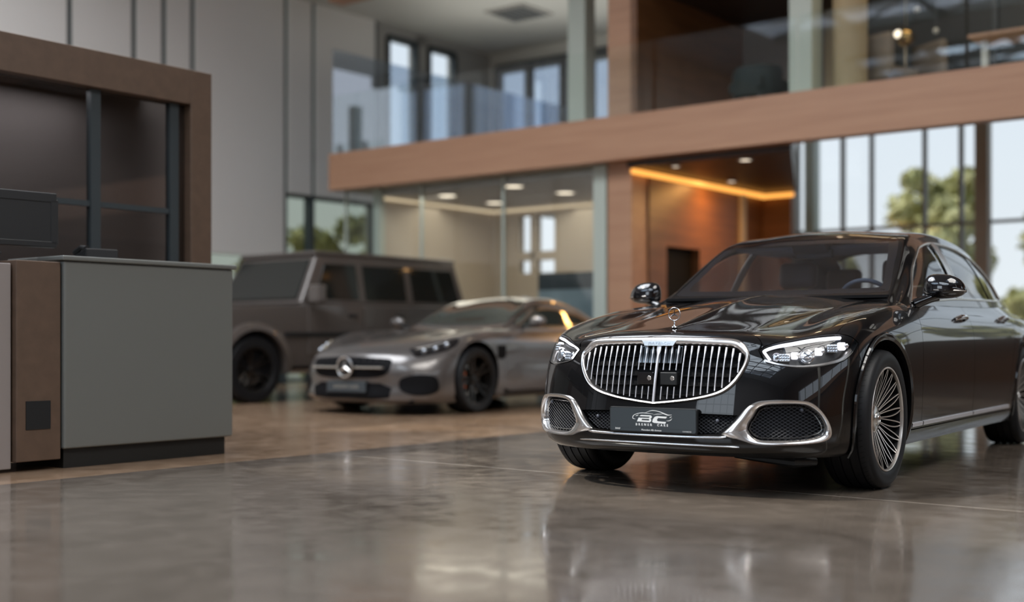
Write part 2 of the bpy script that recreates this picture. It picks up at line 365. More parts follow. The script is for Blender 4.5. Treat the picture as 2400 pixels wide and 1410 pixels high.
pq(cv, 'cove_light', M['cove'], None, 'warm light line along the top of the tan walls inside the glass room', 'cove light')
g6 = MB().box((.02, .34, 0), (4.9, .352, 3.15)); w8 = MB()
for p in (0.05, 1.7, 3.3): w8.box((p - .02, .32, 0), (p + .02, .36, 3.15))
w8 = pq(w8, 'window_7', M['pale']); g6.build('pane', M['glass'], w8)
# walnut niche with its light line and black doorway
wn = MB().box((5.40, .70, 0), (5.55, 1.15, 3.10)).box((5.40, 1.15, 2.08), (5.55, 2.06, 3.10)).box((5.40, 2.06, 0), (5.55, 4.05, 3.10)).box((5.40, 4.05, 0), (6.02, 4.2, 3.10))
pq(wn, 'wall_side', M['darkwood'])
pq(MB().box((5.30, 1.10, 0), (5.42, 2.10, 2.12)), 'door_1', M['black'])
pq(MB().box((5.56, .22, 2.985), (5.62, 4.03, 3.045)).box((5.56, 3.97, 2.985), (6.08, 4.03, 3.045)), 'cove_light', M['amber'], None, 'amber light line along the top of the walnut niche walls', 'cove light')

def downlight(p, q, z, r, grp, label, mt='bulb'):
    t = root('ceiling_downlight', W(p, q, z), BROT, label, 'downlight', grp)
    MB().lathe([(r, 0), (r * 1.25, -.004), (r * 1.28, -.018), (r * .98, -.020), (r * .95, 0)], 28, 'Z', closed=True).build('ring', M['white'], t, smooth=True)
    MB().lathe([(0, -.012), (r * .96, -.012)], 28, 'Z').build('lens', M[mt], t)
    return t
for (p, q, s) in ((1.60, 1.04, 'near the glass, farther from the walnut niche'), (3.16, .75, 'near the glass, closer to the walnut niche'), (1.54, 2.30, 'by the back wall, farther from the walnut niche'), (3.29, 1.87, 'by the back wall, closer to the walnut niche')):
    downlight(p, q, 3.06, .15, 'downlights in the glass room', 'warm downlight in the glass room ceiling, ' + s)
downlight(5.07, .62, 3.155, .05, 'small gallery downlights', 'small warm downlight under the gallery edge beside the oak column')
for (p, q, r, s) in ((6.11, .45, .05, 'nearest the oak column'), (7.10, .50, .075, 'brightest, nearest the window wall'), (5.93, 2.31, .06, 'deepest in the niche')):
    downlight(p, q, 3.07, r, 'downlights in the walnut soffit', 'small downlight in the dark walnut soffit, ' + s)
for p in (9.5, 20.5):
    for q in (-20, -15, -10, -5): downlight(p, q, 8.0, .10, 'downlights of the hall ceiling', 'round downlight in the high hall ceiling')
for q in (-12, -8, -4): downlight(14.5, q, 8.0, .12, 'downlights of the hall ceiling', 'round downlight in the high hall ceiling')
# ceiling vent upstairs
v = root('ceiling_vent', W(.6, 4.15, 6.75), BROT, 'square grey air vent in the white upper room ceiling', 'air vent')
MB().box((-.45, -.45, -.03), (.45, .45, 0)).build('frame', M['greywall'], v)
for i in range(6): MB().box((-.36 + .13 * i, -.38, -.045), (-.30 + .13 * i, .38, -.03)).build('slat', M['frame'], v)

# curtain wall behind the saloon
wf = MB()
for p, w in ((5.21, .04), (6.02, .045), (6.52, .04), (7.40, .045), (7.98, .05), (9.2, .05), (10.1, .05), (11.2, .05), (12.3, .05), (13.5, .05), (15, .05), (16.5, .05), (18, .05), (19.5, .05), (21, .05), (22.5, .05), (24, .05)): wf.box((p - w / 2, 5.95, 0), (p + w / 2, 6.08, 5.2))
wf.box((4.6, 5.97, 2.58), (24, 6.06, 2.63)).box((4.6, 5.97, .02), (24, 6.06, .12))
w9 = pq(wf, 'window_8', M['greywall'])
MB().box((4.6, 6.01, 0), (24, 6.02, 5.2)).build('pane', M['glass'], w9)
pq(MB().box((5.40, 5.85, 0), (5.57, 6.1, 6)), 'column', M['pale'])
pq(MB().box((8.25, 5.80, 0), (8.45, 6.0, 6)), 'column', M['tan'])
pq(MB().box((-2, 6.1, 8), (24, 6.4, 8.3)).box((13, 5.9, 5.2), (24, 6.3, 8)).box((11.2, 4.6, 0), (24, 4.9, 1.35)), 'wall_back', M['darkwood'])  # low dark box is unseen, added to darken the saloon's side reflection
pq(MB().lathe([(0, 0), (.26, 0), (.26, 8), (0, 8)], 32, 'Z', (15.0, 1.9, 0)), 'column', M['white'], smooth=True)

# furniture on the gallery
def armchair(p, q, rz, seat_m, label, round_=False):
    t = root('armchair', W(p, q, 3.74), BROT + rz, label, 'armchair')
    MB().box((-.30, -.28, .26), (.30, .30, .42)).build('seat', seat_m, t, bevel=.05, seg=3)
    if round_: MB().lathe([(.33, .2), (.36, .28), (.36, .50), (.33, .58), (.27, .58), (.26, .28)], 24, 'Z', a0=R(-10), a1=R(190)).build('backrest', seat_m, t, smooth=True)
    else: MB().box((-.31, .24, .25), (.31, .36, .82)).build('backrest', seat_m, t, bevel=.06, seg=3)
    for x in (-.25, .25):
        for y in (-.22, .24): MB().tube([(x * .9, y * .9, .28), (x, y, 0)], .016, 8).build('leg', M['frame'], t)
    return t
M['taupe'] = mat('taupe_fabric', (.20, .165, .13), .85); M['teal'] = mat('dark_teal_fabric', (.02, .032, .032), .8)
armchair(8.55, 1.5, 2.9, M['taupe'], 'taupe fabric armchair upstairs beside the beige column')
armchair(9.05, 2.3, 2.6, M['taupe'], 'taupe armchair upstairs in front of the dark wall panels')
armchair(7.0, 1.1, 2.8, M['teal'], 'dark teal tub chair upstairs at the oak gallery edge', True)
t = root('globe_lamp', W(8.62, 1.95, 3.74), BROT, 'brass globe lamp glowing beside the beige column upstairs', 'lamp')
MB().lathe([(0, 0), (.13, 0), (.13, .02), (.015, .03), (.012, .80), (0, .80)], 20, 'Z').build('stand', M['brass'], t, smooth=True)
MB().ball((0, 0, .92), .125).build('globe', mat('brass', (.55, .36, .14), .12, metal=1), t, smooth=True)
MB().ball((-.06, -.10, .95), .05).build('bulb', M['bulb'], t, smooth=True)
t = root('picture_frame', W(7.9, 3.09, 4.2), BROT, 'dark framed picture on the beige upstairs wall', 'picture')
MB().box((-.28, -.03, 0), (.28, 0, 2.2)).build('frame', M['frame'], t); MB().box((-.24, -.035, .05), (.24, -.03, 2.15)).build('canvas', M['darkwall'], t)
t = root('side_table', W(10.3, 1.0, 3.74), BROT, 'wood topped table with a white post upstairs above the window wall', 'table')
MB().box((-.5, -.25, .50), (1.4, .35, .54)).build('tabletop', M['wood'], t, bevel=.008)
for x in (-.38, 1.2): MB().box((x - .035, -.03, 0), (x + .035, .04, .50)).build('leg', M['white'], t)
for (p, q, z) in ((9.62, 1.6, 5.15), (9.1, 1.7, 4.62), (8.75, 2.0, 5.0)):
    t = root('pendant_lamp', W(p, q, z), BROT, {9.62: 'small pendant lamp above the wood topped table upstairs', 9.1: 'lowest small pendant lamp upstairs', 8.75: 'small pendant lamp upstairs nearest the brass globe lamp'}[p], 'pendant lamp', 'small pendant lamps upstairs')
    MB().tube([(0, 0, .05), (0, 0, 8 - z)], .006, 6).build('cord', M['frame'], t)
    MB().ball((0, 0, 0), .035, 12, 8).build('bulb', M['white'], t, smooth=True)
# display board in the glass room
t = root('display_board', W(4.18, .75, 0), BROT, 'pale blue display board with a dark band across its top inside the glass room', 'display board')
MB().box((-.56, 0, .12), (.56, .05, 1.74)).build('panel', mat('pale_blue_print', (.27, .33, .36), .5, noise=(2.0, (.15, .20, .23), (1, 1, 1))), t)
MB().box((-.56, -.006, 1.50), (.56, 0, 1.74)).build('header_band', M['frame'], t)
MB().box((-.60, -.02, 0), (.60, .09, .12)).build('base', M['satin'], t, bevel=.01)

# garden outside
def leafy(name, p, q, h, w, label, cat, trunk=True, grp=None, seed=0):
    rnd = random.Random(seed); t = root(name, W(p, q, -.13), BROT, label, cat, grp); cr = MB(); rs = np.random.RandomState(seed)
    base = .28 * h if trunk else .02 * h
    V = []; F = []
    for i in range(16):
        a = rnd.uniform(0, 2 * PI); d = w * .5 * math.sqrt(rnd.random()) * .75; k = rnd.random()
        cz = base + (h - base) * (.25 + .60 * k); rr = w * rnd.uniform(.16, .27) * (1.1 - .45 * k)
        cx_, cy_ = d * math.cos(a), d * math.sin(a) * .8; d2 = rr
        n = 130
        for _ in range(n):                                   # each lobe is a cloud of leaves
            v = rs.normal(size=3); v /= np.linalg.norm(v); v *= d2 * rs.uniform(.72, 1.05); cpt = np.array([cx_, cy_, cz]) + v * [1, 1, .85]
            u = rs.normal(size=3); u /= np.linalg.norm(u); w_ = np.cross(u, rs.normal(size=3)); w_ /= np.linalg.norm(w_) + 1e-9; s_ = rs.uniform(.09, .17)
            m = len(V); V += [cpt - u * s_, cpt + w_ * s_ * .5, cpt + u * s_, cpt - w_ * s_ * .5]; F.append((m, m + 1, m + 2, m + 3))
        cr.ball((cx_, cy_, cz), (d2 * .78, d2 * .78, d2 * .66), 10, 7)
        if i == 0 and not trunk: cr.ball((0, 0, .4), (w * .3, w * .3, .5), 10, 7)
    cr.add(V, F)
    me = bpy.data.meshes.new('crown'); me.from_pydata([tuple(map(float, v)) for v in cr.V], [], cr.F); me.materials.append(M['leaf'])
    link(bpy.data.objects.new('crown', me), t)
    if trunk: MB().tube([(0, 0, 0), (.04, 0, h * .4), (-.05, .05, h * .7)], [.14, .10, .05], 9).build('trunk', M['bark'], t, smooth=True)
    return t
for i, (p, q, h, w) in enumerate(((.6, 17, 3.4, 2.4), (4.0, 16, 5.4, 2.7), (7.4, 16.5, 5.0, 2.7), (11.0, 16, 5.6, 2.8), (14.6, 17, 5.2, 2.8), (18.2, 16, 5.8, 2.8))):
    leafy('tree', p, q, h, w, ('leafy green tree beyond the window wall, leftmost of the row' if i == 0 else 'tall leafy tree beyond the window wall, just left of the brown post' if i == 1 else 'leafy tree beyond the window wall, right of the brown post' if i == 2 else 'leafy green tree beyond the window wall behind the saloon'), 'tree', True, 'trees beyond the window wall', i)
for i, (p, q, h, w) in enumerate(((-.6, 21, 2.3, 2.0), (-3.4, 20, 2.0, 2.0), (2.4, 20.5, 2.8, 2.0), (5.7, 19.5, 3.0, 2.0), (9.2, 19.5, 3.0, 2.0))):
    leafy('shrub', p, q, h, w, 'low green shrub beyond the window wall at the foot of the trees', 'shrub', False, 'shrubs beyond the window wall', 20 + i)
for i, (p, q, h, w) in enumerate(((-4.4, 2.0, 3.7, 1.9), (-4.8, 4.4, 4.1, 2.1), (-4.2, -.4, 3.5, 1.8), (-5.4, 7.4, 4.2, 2.1))):
    leafy('bush', p, q, h, w, 'yellow green bush outside the glazed wall below the blinds', 'bush', False, 'bushes outside the glazed wall', 40 + i)

# wood framed partition on the left and the reception desk in front of it
t = root('framed_partition', W(6.5, 0, 0), BROT, 'tall brown wood framed glass partition behind the reception desk', 'partition')
MB().box((-.12, -7.62, 0), (.06, -7.42, 2.89)).build('post', M['umber'], t, bevel=.006)
MB().box((-.12, -12.5, 2.62), (.06, -7.62, 2.89)).build('top_beam', M['umber'], t, bevel=.006)
for a, b2 in ((-7.77, -7.69), (-8.46, -8.38), (-9.4, -9.32), (-10.4, -10.3), (-11.4, -11.3)): MB().box((-.06, a, 0), (0, b2, 2.62)).build('mullion', M['frame'], t)
MB().box((-.05, -12.5, 1.76), (-.01, -7.69, 1.80)).build('transom', M['frame'], t)
MB().box((-.034, -12.5, .02), (-.026, -7.62, 2.62)).build('pane', glass('smoked_glass', (.64, .64, .64), .04, .4), t)
pq(MB().box((5.75, -12.5, 0), (5.87, -7.1, 2.75)), 'wall_side', M['mauve'])
pq(MB().box((5.75, -12.5, 2.75), (6.38, -7.6, 2.85)), 'ceiling', M['mauve'])

t = root('reception_desk', W(7.70, 0, 0), BROT, 'tall white fronted reception desk with black plinth and wood end section', 'reception desk')
MB().box((-.62, -9.42, .12), (0, -8.13, 1.27)).build('body', M['desk'], t, bevel=.012, seg=3)
MB().box((-.62, -9.44, 1.27), (.02, -8.11, 1.30)).build('countertop', M['desk'], t, bevel=.008)
MB().box((-.58, -9.40, 0), (-.04, -8.17, .12)).build('plinth', M['plinth'], t)
MB().box((-.60, -9.72, .06), (-.02, -9.43, 1.26)).build('wood_section', M['umber'], t, bevel=.006)
MB().box((-.60, -10.9, .02), (-.06, -9.73, 1.24)).build('side_panel', M['mauve'], t, bevel=.006)
MB().box((-.03, -9.66, .25), (-.015, -9.50, .42)).build('socket_panel', M['dark'], t)
t = root('computer_monitor', W(7.42, -9.85, 1.30), BROT + R(86), 'dark framed computer monitor on the reception desk', 'monitor')
MB().box((-.55, -.02, .10), (.50, .02, .36)).build('screen', M['dark'], t)
MB().box((-.57, -.025, .34), (.52, .03, .40)).box((.48, -.025, .08), (.53, .03, .36)).box((-.57, -.025, .06), (.52, .03, .10)).build('bezel', M['dark'], t, bevel=.006)
MB().box((-.04, 0, 0), (.04, .05, .12)).build('stand', M['dark'], t); MB().box((-.14, -.08, 0), (.14, .12, .015)).build('base', M['dark'], t, bevel=.004)
t = root('desk_phone', W(7.30, -8.95, 1.30), BROT + R(80), 'low black desk phone lying on the reception desk', 'phone')
MB().prism([(-.12, 0), (.12, 0), (.12, .03), (-.12, .08)], 'X', -.11, .11).build('body', M['dark'], t, bevel=.008)
MB().tube([(-.09, -.09, .075), (-.09, 0, .09), (-.09, .09, .06)], [.022, .015, .022], 10).build('handset', M['dark'], t, smooth=True)

area('glass_room_light', W(2.6, 1.9, 2.95), W(2.6, 1.9, 0), 3.6, 2.2, 42, (1, .90, .76))
area('upper_room_fill', W(1.8, 3.4, 5.6), W(1.8, 3.4, 8), 4, 4, 34, (1, .97, .90))  # added fill lamp aimed up to brighten the upper ceiling
area('upper_lounge_light', W(9.5, 1.2, 6.4), W(9.0, 2.2, 3.7), 3, .6, 22, (1, .80, .55))
area('column_wash', W(8.0, .3, 6.9), W(8.3, 1.0, 4.5), .4, .4, 45, (1, .78, .50))
area('niche_wash', W(5.95, 2.1, 2.98), W(5.5, 2.1, 1.8), .15, 3.4, 70, (1, .50, .14)).rotation_euler.rotate_axis('Z', 0)
area('office_fill', W(6.2, -9.8, 2.65), W(6.1, -9.8, 1.0), 3.2, .3, 16, (.95, .95, 1.0))  # added soft lamp brightening the space behind the partition
# ---------------------------------------------------------------- smooth surface engine
class Surf:
    """Bicubic B-spline sheet through a table of sections; us = sections, vs = points of a section."""
    def __init__(s, table, sym0=False, sym1=False, symv=False, k=0.75, bump=None):
        D = np.array(table, float)
        s.nu, s.nv = D.shape[:2]
        s.sym0, s.sym1, s.symv, s.bump = sym0, sym1, symv, bump
        C = D.copy()
        for _ in range(25):
            R = D - s._knots(C)
            C = C + R * 0.8
        s.C = s._pad(D * (1 - k) + C * k)
        U = np.arange(0, s.nu - 1 + 1e-6, 0.125); V = np.arange(0, s.nv - 1 + 1e-6, 0.125)
        s.GU, s.GV = [g.ravel() for g in np.meshgrid(U, V, indexing='ij')]
        s.GP = s.at(np.c_[s.GU, s.GV])
    def _pad(s, C):
        m = np.array([1, -1, 1.0])
        a = C[1] * m if s.sym0 else 2 * C[0] - C[1]
        b = C[-2] * m if s.sym1 else 2 * C[-1] - C[-2]
        C = np.concatenate([a[None], C, b[None]], 0)
        c = 2 * C[:, :1] - C[:, 1:2]
        d = C[:, -2:-1] * m if s.symv else 2 * C[:, -1:] - C[:, -2:-1]
        return np.concatenate([c, C, d], 1)
    def _knots(s, C):
        P = s._pad(C)
        Q = (P[:-2] + 4 * P[1:-1] + P[2:]) / 6
        return (Q[:, :-2] + 4 * Q[:, 1:-1] + Q[:, 2:]) / 6
    @staticmethod
    def _w(t):
        return np.stack([(1 - t) ** 3, 3 * t ** 3 - 6 * t * t + 4, -3 * t ** 3 + 3 * t * t + 3 * t + 1, t ** 3], -1) / 6
    def at(s, uv, raw=False):
        uv = np.atleast_2d(np.array(uv, float))
        u = np.clip(uv[:, 0], 0, s.nu - 1 - 1e-9); v = np.clip(uv[:, 1], 0, s.nv - 1 - 1e-9)
        i = u.astype(int); j = v.astype(int)
        wu = s._w(u - i); wv = s._w(v - j)
        out = np.zeros((len(u), 3))
        for a in range(4):
            for b in range(4):
                out += s.C[i + a, j + b] * (wu[:, a] * wv[:, b])[:, None]
        if s.bump is not None and not raw:
            out = s.bump(out, u, v)
        return out
    def normal(s, uv, h=0.02):
        uv = np.atleast_2d(np.array(uv, float))
        e = np.array([h, 0]); f = np.array([0, h])
        lo = np.array([0, 0]); hi = np.array([s.nu - 1, s.nv - 1])
        cl = lambda q: np.clip(q, lo, hi)
        if s.sym0:
            a0 = cl(uv - e); A0 = s.at(a0)
            neg = uv[:, 0] < h
            mir = s.at(np.c_[np.abs(h - uv[:, 0]), uv[:, 1]]) * np.array([1, -1, 1])
            A0[neg] = mir[neg]
        else:
            A0 = s.at(cl(uv - e))
        du = s.at(cl(uv + e)) - A0
        if s.symv:
            top = s.nv - 1
            B1 = s.at(cl(uv + f)); neg = uv[:, 1] > top - h
            mir = s.at(np.c_[uv[:, 0], np.minimum(2 * top - uv[:, 1] - h, top)]) * np.array([1, -1, 1])
            B1[neg] = mir[neg]
        else:
            B1 = s.at(cl(uv + f))
        dv = B1 - s.at(cl(uv - f))
        n = np.cross(du, dv)
        n /= np.linalg.norm(n, axis=1)[:, None] + 1e-12
        return n * s.sign
    sign = 1.0
    def orient(s, inside):
        uv = np.c_[s.GU, s.GV]; n = s.normal(uv)
        s.sign = 1.0 if np.sum(n * (s.GP - np.array(inside))) > 0 else -1.0
        return s
    def find(s, P, axes=(0, 1, 2), start=None):
        """uv of the sheet's points nearest to P, comparing only the given axes"""
        P = np.atleast_2d(np.array(P, float)); ax = list(axes); uv = np.zeros((len(P), 2))
        for i in range(0, len(P), 200):
            d = ((s.GP[None][:, :, ax] - P[i:i + 200, None][:, :, ax]) ** 2).sum(2)
            if start is not None: d = d + 1e3 * (~start(s.GU, s.GV))[None]
            k = d.argmin(1); uv[i:i + 200] = np.c_[s.GU[k], s.GV[k]]
        h = 1e-3; top = np.array([s.nu - 1, s.nv - 1.0])
        for _ in range(8):
            p0 = s.at(uv)[:, ax]
            Ju = (s.at(uv + [h, 0])[:, ax] - s.at(uv - [h, 0])[:, ax]) / (np.minimum(uv[:, 0] + h, top[0]) - np.maximum(uv[:, 0] - h, 0))[:, None]
            Jv = (s.at(uv + [0, h])[:, ax] - s.at(uv - [0, h])[:, ax]) / (np.minimum(uv[:, 1] + h, top[1]) - np.maximum(uv[:, 1] - h, 0))[:, None]
            r = P[:, ax] - p0
            A = (Ju * Ju).sum(1) + 1e-8; B = (Ju * Jv).sum(1); C = (Jv * Jv).sum(1) + 1e-8
            e = (Ju * r).sum(1); f = (Jv * r).sum(1); D = A * C - B * B + 1e-14
            st = np.stack([(C * e - B * f) / D, (A * f - B * e) / D], 1)
            uv = np.clip(uv + np.clip(st, -.3, .3), 0, top)
        return uv

def smooth_poly(pts, n=6, closed=True, corner=None):
    """Catmull-Rom through pts; indices in corner stay sharp"""
    P = [np.array(p, float) for p in pts]; N = len(P); out = []; corner = set(corner or ())
    rng = range(N if closed else N - 1)
    for i in rng:
        p1, p2 = P[i], P[(i + 1) % N]
        p0 = P[(i - 1) % N] if (closed or i > 0) else 2 * p1 - p2
        p3 = P[(i + 2) % N] if (closed or i < N - 2) else 2 * p2 - p1
        if i in corner: p0 = 2 * p1 - p2
        if (i + 1) % N in corner: p3 = 2 * p2 - p1
        for k in range(n):
            t = k / n
            out.append(0.5 * ((2 * p1) + (-p0 + p2) * t + (2 * p0 - 5 * p1 + 4 * p2 - p3) * t * t + (-p0 + 3 * p1 - 3 * p2 + p3) * t ** 3))
    if not closed: out.append(P[-1])
    return np.array(out)

def resample(P, step, closed=True):
    P = np.array(P, float); Q = np.vstack([P, P[:1]]) if closed else P
    out = []
    for a, b in zip(Q[:-1], Q[1:]):
        m = max(1, int(math.ceil(np.linalg.norm(b - a) / step)))
        for k in range(m): out.append(a + (b - a) * k / m)
    if not closed: out.append(Q[-1])
    return np.array(out)

def inset_loop(P, d):
    """move a closed 2D loop inwards by d (positive d = inwards)"""
    P = np.array(P, float); a = np.roll(P, 1, 0); b = np.roll(P, -1, 0)
    area = 0.5 * np.sum(P[:, 0] * b[:, 1] - b[:, 0] * P[:, 1])
    t = b - a; t /= np.linalg.norm(t, axis=1)[:, None] + 1e-12
    n = np.stack([-t[:, 1], t[:, 0]], 1) * (1 if area > 0 else -1)
    return P + n * d

def in_poly(P, L):
    x, y = P[:, 0], P[:, 1]; r = np.zeros(len(P), bool); j = len(L) - 1
    for i in range(len(L)):
        xi, yi = L[i]; xj, yj = L[j]
        c = ((yi > y) != (yj > y)) & (x < (xj - xi) * (y - yi) / (yj - yi + 1e-15) + xi)
        r ^= c; j = i
    return r

def sheet_mesh(surf, loop, holes=(), du=0.12, dv=0.12, off=0.0, flange=0.0, mirror=False, both=False, gap=0.0, metric=None):
    """(verts, faces, normals) of the part of the sheet inside loop(uv) and outside holes"""
    loop = np.array(loop, float)
    loops = [loop] + [np.array(h, float) for h in holes]
    lo = loop.min(0); hi = loop.max(0)
    gu = np.arange(lo[0] + du * .5, hi[0], du); gv = np.arange(lo[1] + dv * .5, hi[1], dv)
    G = np.stack(np.meshgrid(gu, gv, indexing='ij'), -1).reshape(-1, 2)
    G[:, 0] += (np.arange(len(G)) % 2) * 1e-4
    if len(G):
        ok = in_poly(G, loop)
        for h in loops[1:]: ok &= ~in_poly(G, h)
        G = G[ok]
        for L in loops:                                   # keep grid points off the border
            if len(G):
                sc = np.array([du, dv]); keep = np.ones(len(G), bool)
                for k0 in range(0, len(L)):
                    keep &= (np.abs((G - L[k0]) / sc).max(1) > 0.33)
                G = G[keep]
    V = [Vector(p) for L in loops for p in L] + [Vector(p) for p in G]
    E = []; k = 0
    for L in loops:
        n = len(L); E += [(k + i, k + (i + 1) % n) for i in range(n)]; k += n
    r = mathutils.geometry.delaunay_2d_cdt(V, E, [], 2 if len(loops) > 1 else 1, 1e-7)
    uv = np.array([list(v) for v in r[0]]); F = [tuple(f) for f in r[2]]
    if len(loops) > 1:                                     # drop what lies inside a hole
        cen = np.array([uv[list(f)].mean(0) for f in F]); ok = in_poly(cen, loop)
        for h in loops[1:]: ok &= ~in_poly(cen, h)
        F = [f for f, o in zip(F, ok) if o]
    P = surf.at(uv); N = surf.normal(uv)
    P = P + N * off
    F2 = []
    for f in F:
        a, b, c = P[f[0]], P[f[1]], P[f[2]]
        nn = np.cross(b - a, c - a)
        F2.append(f if nn @ N[f[0]] > 0 else f[::-1])
    if flange:
        cnt = {}
        for f in F2:
            for i in range(3):
                e = (f[i], f[(i + 1) % 3]); cnt[e] = 1
        bd = [e for e in cnt if (e[1], e[0]) not in cnt]
        vs = sorted({v for e in bd for v in e}); n0 = len(P)
        idx = {v: n0 + i for i, v in enumerate(vs)}; idt = {v: n0 + len(vs) + i for i, v in enumerate(vs)}
        nb = np.zeros((len(P), 3))
        for a, b in bd:
            t = P[b] - P[a]; m = np.cross(t, N[a]); m /= np.linalg.norm(m) + 1e-12; nb[a] += m; nb[b] += m
        nb /= np.linalg.norm(nb, axis=1)[:, None] + 1e-9
        P = np.vstack([P, P[vs], P[vs] - N[vs] * flange]); N = np.vstack([N, nb[vs], nb[vs]])
        for a, b in bd: F2.append((idx[b], idx[a], idt[a])); F2.append((idx[b], idt[a], idt[b]))
    if mirror or both:
        PM = P * [1, -1, 1]; NM = N * [1, -1, 1]; FM = [f[::-1] for f in F2]
        if both:
            n0 = len(P); P = np.vstack([P, PM]); N = np.vstack([N, NM]); F2 = F2 + [tuple(i + n0 for i in f) for f in FM]
        else: P, N, F2 = PM, NM, FM
    return P, F2, N

def uv_path(surf, pts, step=.035, axes=(0, 1, 2), closed=False, start=None, n=0, corner=None):
    """3D polyline laid on the sheet, as uv points"""
    P = np.array(pts, float)
    if n: P = smooth_poly(P, n, closed, corner)
    return surf.find(resample(P, step, closed), axes, start)
def fine(L, s=.10, closed=True):
    return resample(L, s, closed)
def inset_uv(surf, L, d, keep=None):
    """inset a closed uv loop by d metres; points flagged in keep stay"""
    h = .01; hi = np.array([surf.nu - 1, surf.nv - 1]); cl = lambda q: np.clip(q, 0, hi)
    a = cl(L + [h, 0]); b = cl(L - [h, 0]); su = np.linalg.norm(surf.at(a) - surf.at(b), axis=1) / (a[:, 0] - b[:, 0])
    a = cl(L + [0, h]); b = cl(L - [0, h]); sv = np.linalg.norm(surf.at(a) - surf.at(b), axis=1) / (a[:, 1] - b[:, 1])
    S = np.c_[su, sv]; p = np.roll(L, 1, 0); q = np.roll(L, -1, 0)
    def nrm(v): return v / (np.linalg.norm(v, axis=1)[:, None] + 1e-12)
    t = nrm((L - p) * S) + nrm((q - L) * S); t = nrm(t)
    area_ = np.sum(L[:, 0] * q[:, 1] - q[:, 0] * L[:, 1])
    n = np.stack([-t[:, 1], t[:, 0]], 1) * (1 if area_ > 0 else -1)
    out = L + n * d / S
    k = (L[:, 0] < 1e-6) | (L[:, 0] > hi[0] - 1e-6)
    out[k, 0] = L[k, 0]
    return np.clip(out, 0, hi)
def clean(L, eps=1e-3):
    out = [L[0]]
    for p in L[1:]:
        if np.linalg.norm(p - out[-1]) > eps: out.append(p)
    if np.linalg.norm(out[0] - out[-1]) < eps: out.pop()
    return np.array(out)
def panel(name, surf, loop, m, parent, holes=(), off=0.0, gap=.002, flange=.012, mirror=False, both=False, du=.12, dv=.12, keep_open=True):
    L = clean(fine(np.array(loop)))
    L = inset_uv(surf, L, gap) if gap else L
    H = [clean(fine(np.array(h))) for h in holes]
    V, F, N = sheet_mesh(surf, L, H, du, dv, off, flange, mirror, both)
    if flange and (both or True):                      # no return edge along the mirror line
        F = [f for f in F if not all(abs(V[i][1]) < 1e-4 for i in f)]
    return mesh_obj(name, V, F, m, parent, N)
def ribbon(surf, uvs, w, off=0.0, closed=False):
    """flat strip lying along a uv path: returns V, F, N"""
    P = surf.at(uvs); N = surf.normal(uvs); n = len(P)
    T = np.roll(P, -1, 0) - np.roll(P, 1, 0)
    if not closed: T[0] = P[1] - P[0]; T[-1] = P[-1] - P[-2]
    S = np.cross(N, T); S /= np.linalg.norm(S, axis=1)[:, None] + 1e-12
    V = np.vstack([P + N * off - S * w / 2, P + N * off + S * w / 2]); F = []
    for i in range(n if closed else n - 1):
        j = (i + 1) % n; F.append((i, j, n + j, n + i))
    return V, F, np.vstack([N, N])
def profile_ring(surf, outer, inner, prof, n=160, mirror=False, closed=True):
    """ring between two closed uv loops; prof = [(t between outer and inner, height)]"""
    def even(L, n):
        P = surf.at(L); Q = np.vstack([P, P[:1]]) if closed else P; LL = np.vstack([L, L[:1]]) if closed else L
        s = np.r_[0, np.cumsum(np.linalg.norm(np.diff(Q, axis=0), axis=1))]
        t = np.linspace(0, s[-1], n + 1)[:-1] if closed else np.linspace(0, s[-1], n)
        return np.c_[np.interp(t, s, LL[:, 0]), np.interp(t, s, LL[:, 1])]
    A = even(outer, n); B = even(inner, n); rows = []
    for t, h in prof:
        q = A * (1 - t) + B * t; rows.append(surf.at(q) + surf.normal(q) * h)
    V = np.vstack(rows); k = len(prof); m = n if closed else n - 1; F = []
    for r in range(k - 1):
        for i in range(m):
            j = (i + 1) % n; F.append((r * n + i, r * n + j, (r + 1) * n + j, (r + 1) * n + i))
    if mirror: V = V * [1, -1, 1]; F = [f[::-1] for f in F]
    return V, F
def mirror_V(V): return np.array(V) * [1, -1, 1]
def surf_tube(mb, surf, uvs, r, off=0.0, n=8, mirror=False, closed=False):
    P = surf.at(uvs) + surf.normal(uvs) * off
    if mirror: P = P * [1, -1, 1]
    mb.tube([tuple(p) for p in P], r, n, True, closed); return mb

def star_badge(mb, R0, tube_r, axis_depth=.004):
    """three pointed star in a ring, in the YZ plane facing +X"""
    mb.tube([(0, R0 * math.cos(a), R0 * math.sin(a)) for a in [2 * PI * k / 40 for k in range(40)]], tube_r, 8, False, True)
    for k in range(3):
        a = PI / 2 + k * 2 * PI / 3; d = (math.cos(a), math.sin(a)); e = (-d[1], d[0]); w = R0 * .17; h = axis_depth
        tip = (0, d[0] * R0, d[1] * R0); b1 = (0, e[0] * w, e[1] * w); b2 = (0, -e[0] * w, -e[1] * w)
        V = [tip, b1, b2, (h, 0, 0), (-h, 0, 0)]; mb.add(V, [(0, 1, 3), (0, 3, 2), (0, 4, 1), (0, 2, 4), (1, 2, 3), (2, 1, 4)])
    return mb
def text_mesh(name, s, size, m, parent, mtx, extrude=.0006, spacing=1.0, shear=0.0, bold=0.0, align='CENTER'):
    c = bpy.data.curves.new(name, 'FONT'); c.body = s; c.size = size; c.extrude = extrude; c.space_character = spacing; c.shear = shear; c.offset = bold; c.align_x = align; c.align_y = 'CENTER'; c.resolution_u = 3
    o = bpy.data.objects.new('tmp', c); COL.objects.link(o)
    me = bpy.data.meshes.new_from_object(o.evaluated_get(bpy.context.evaluated_depsgraph_get()))
    bpy.data.objects.remove(o); bpy.data.curves.remove(c)
    me.materials.clear(); me.materials.append(m); me.transform(mtx)
    q = bpy.data.objects.new(name, me); return link(q, parent)
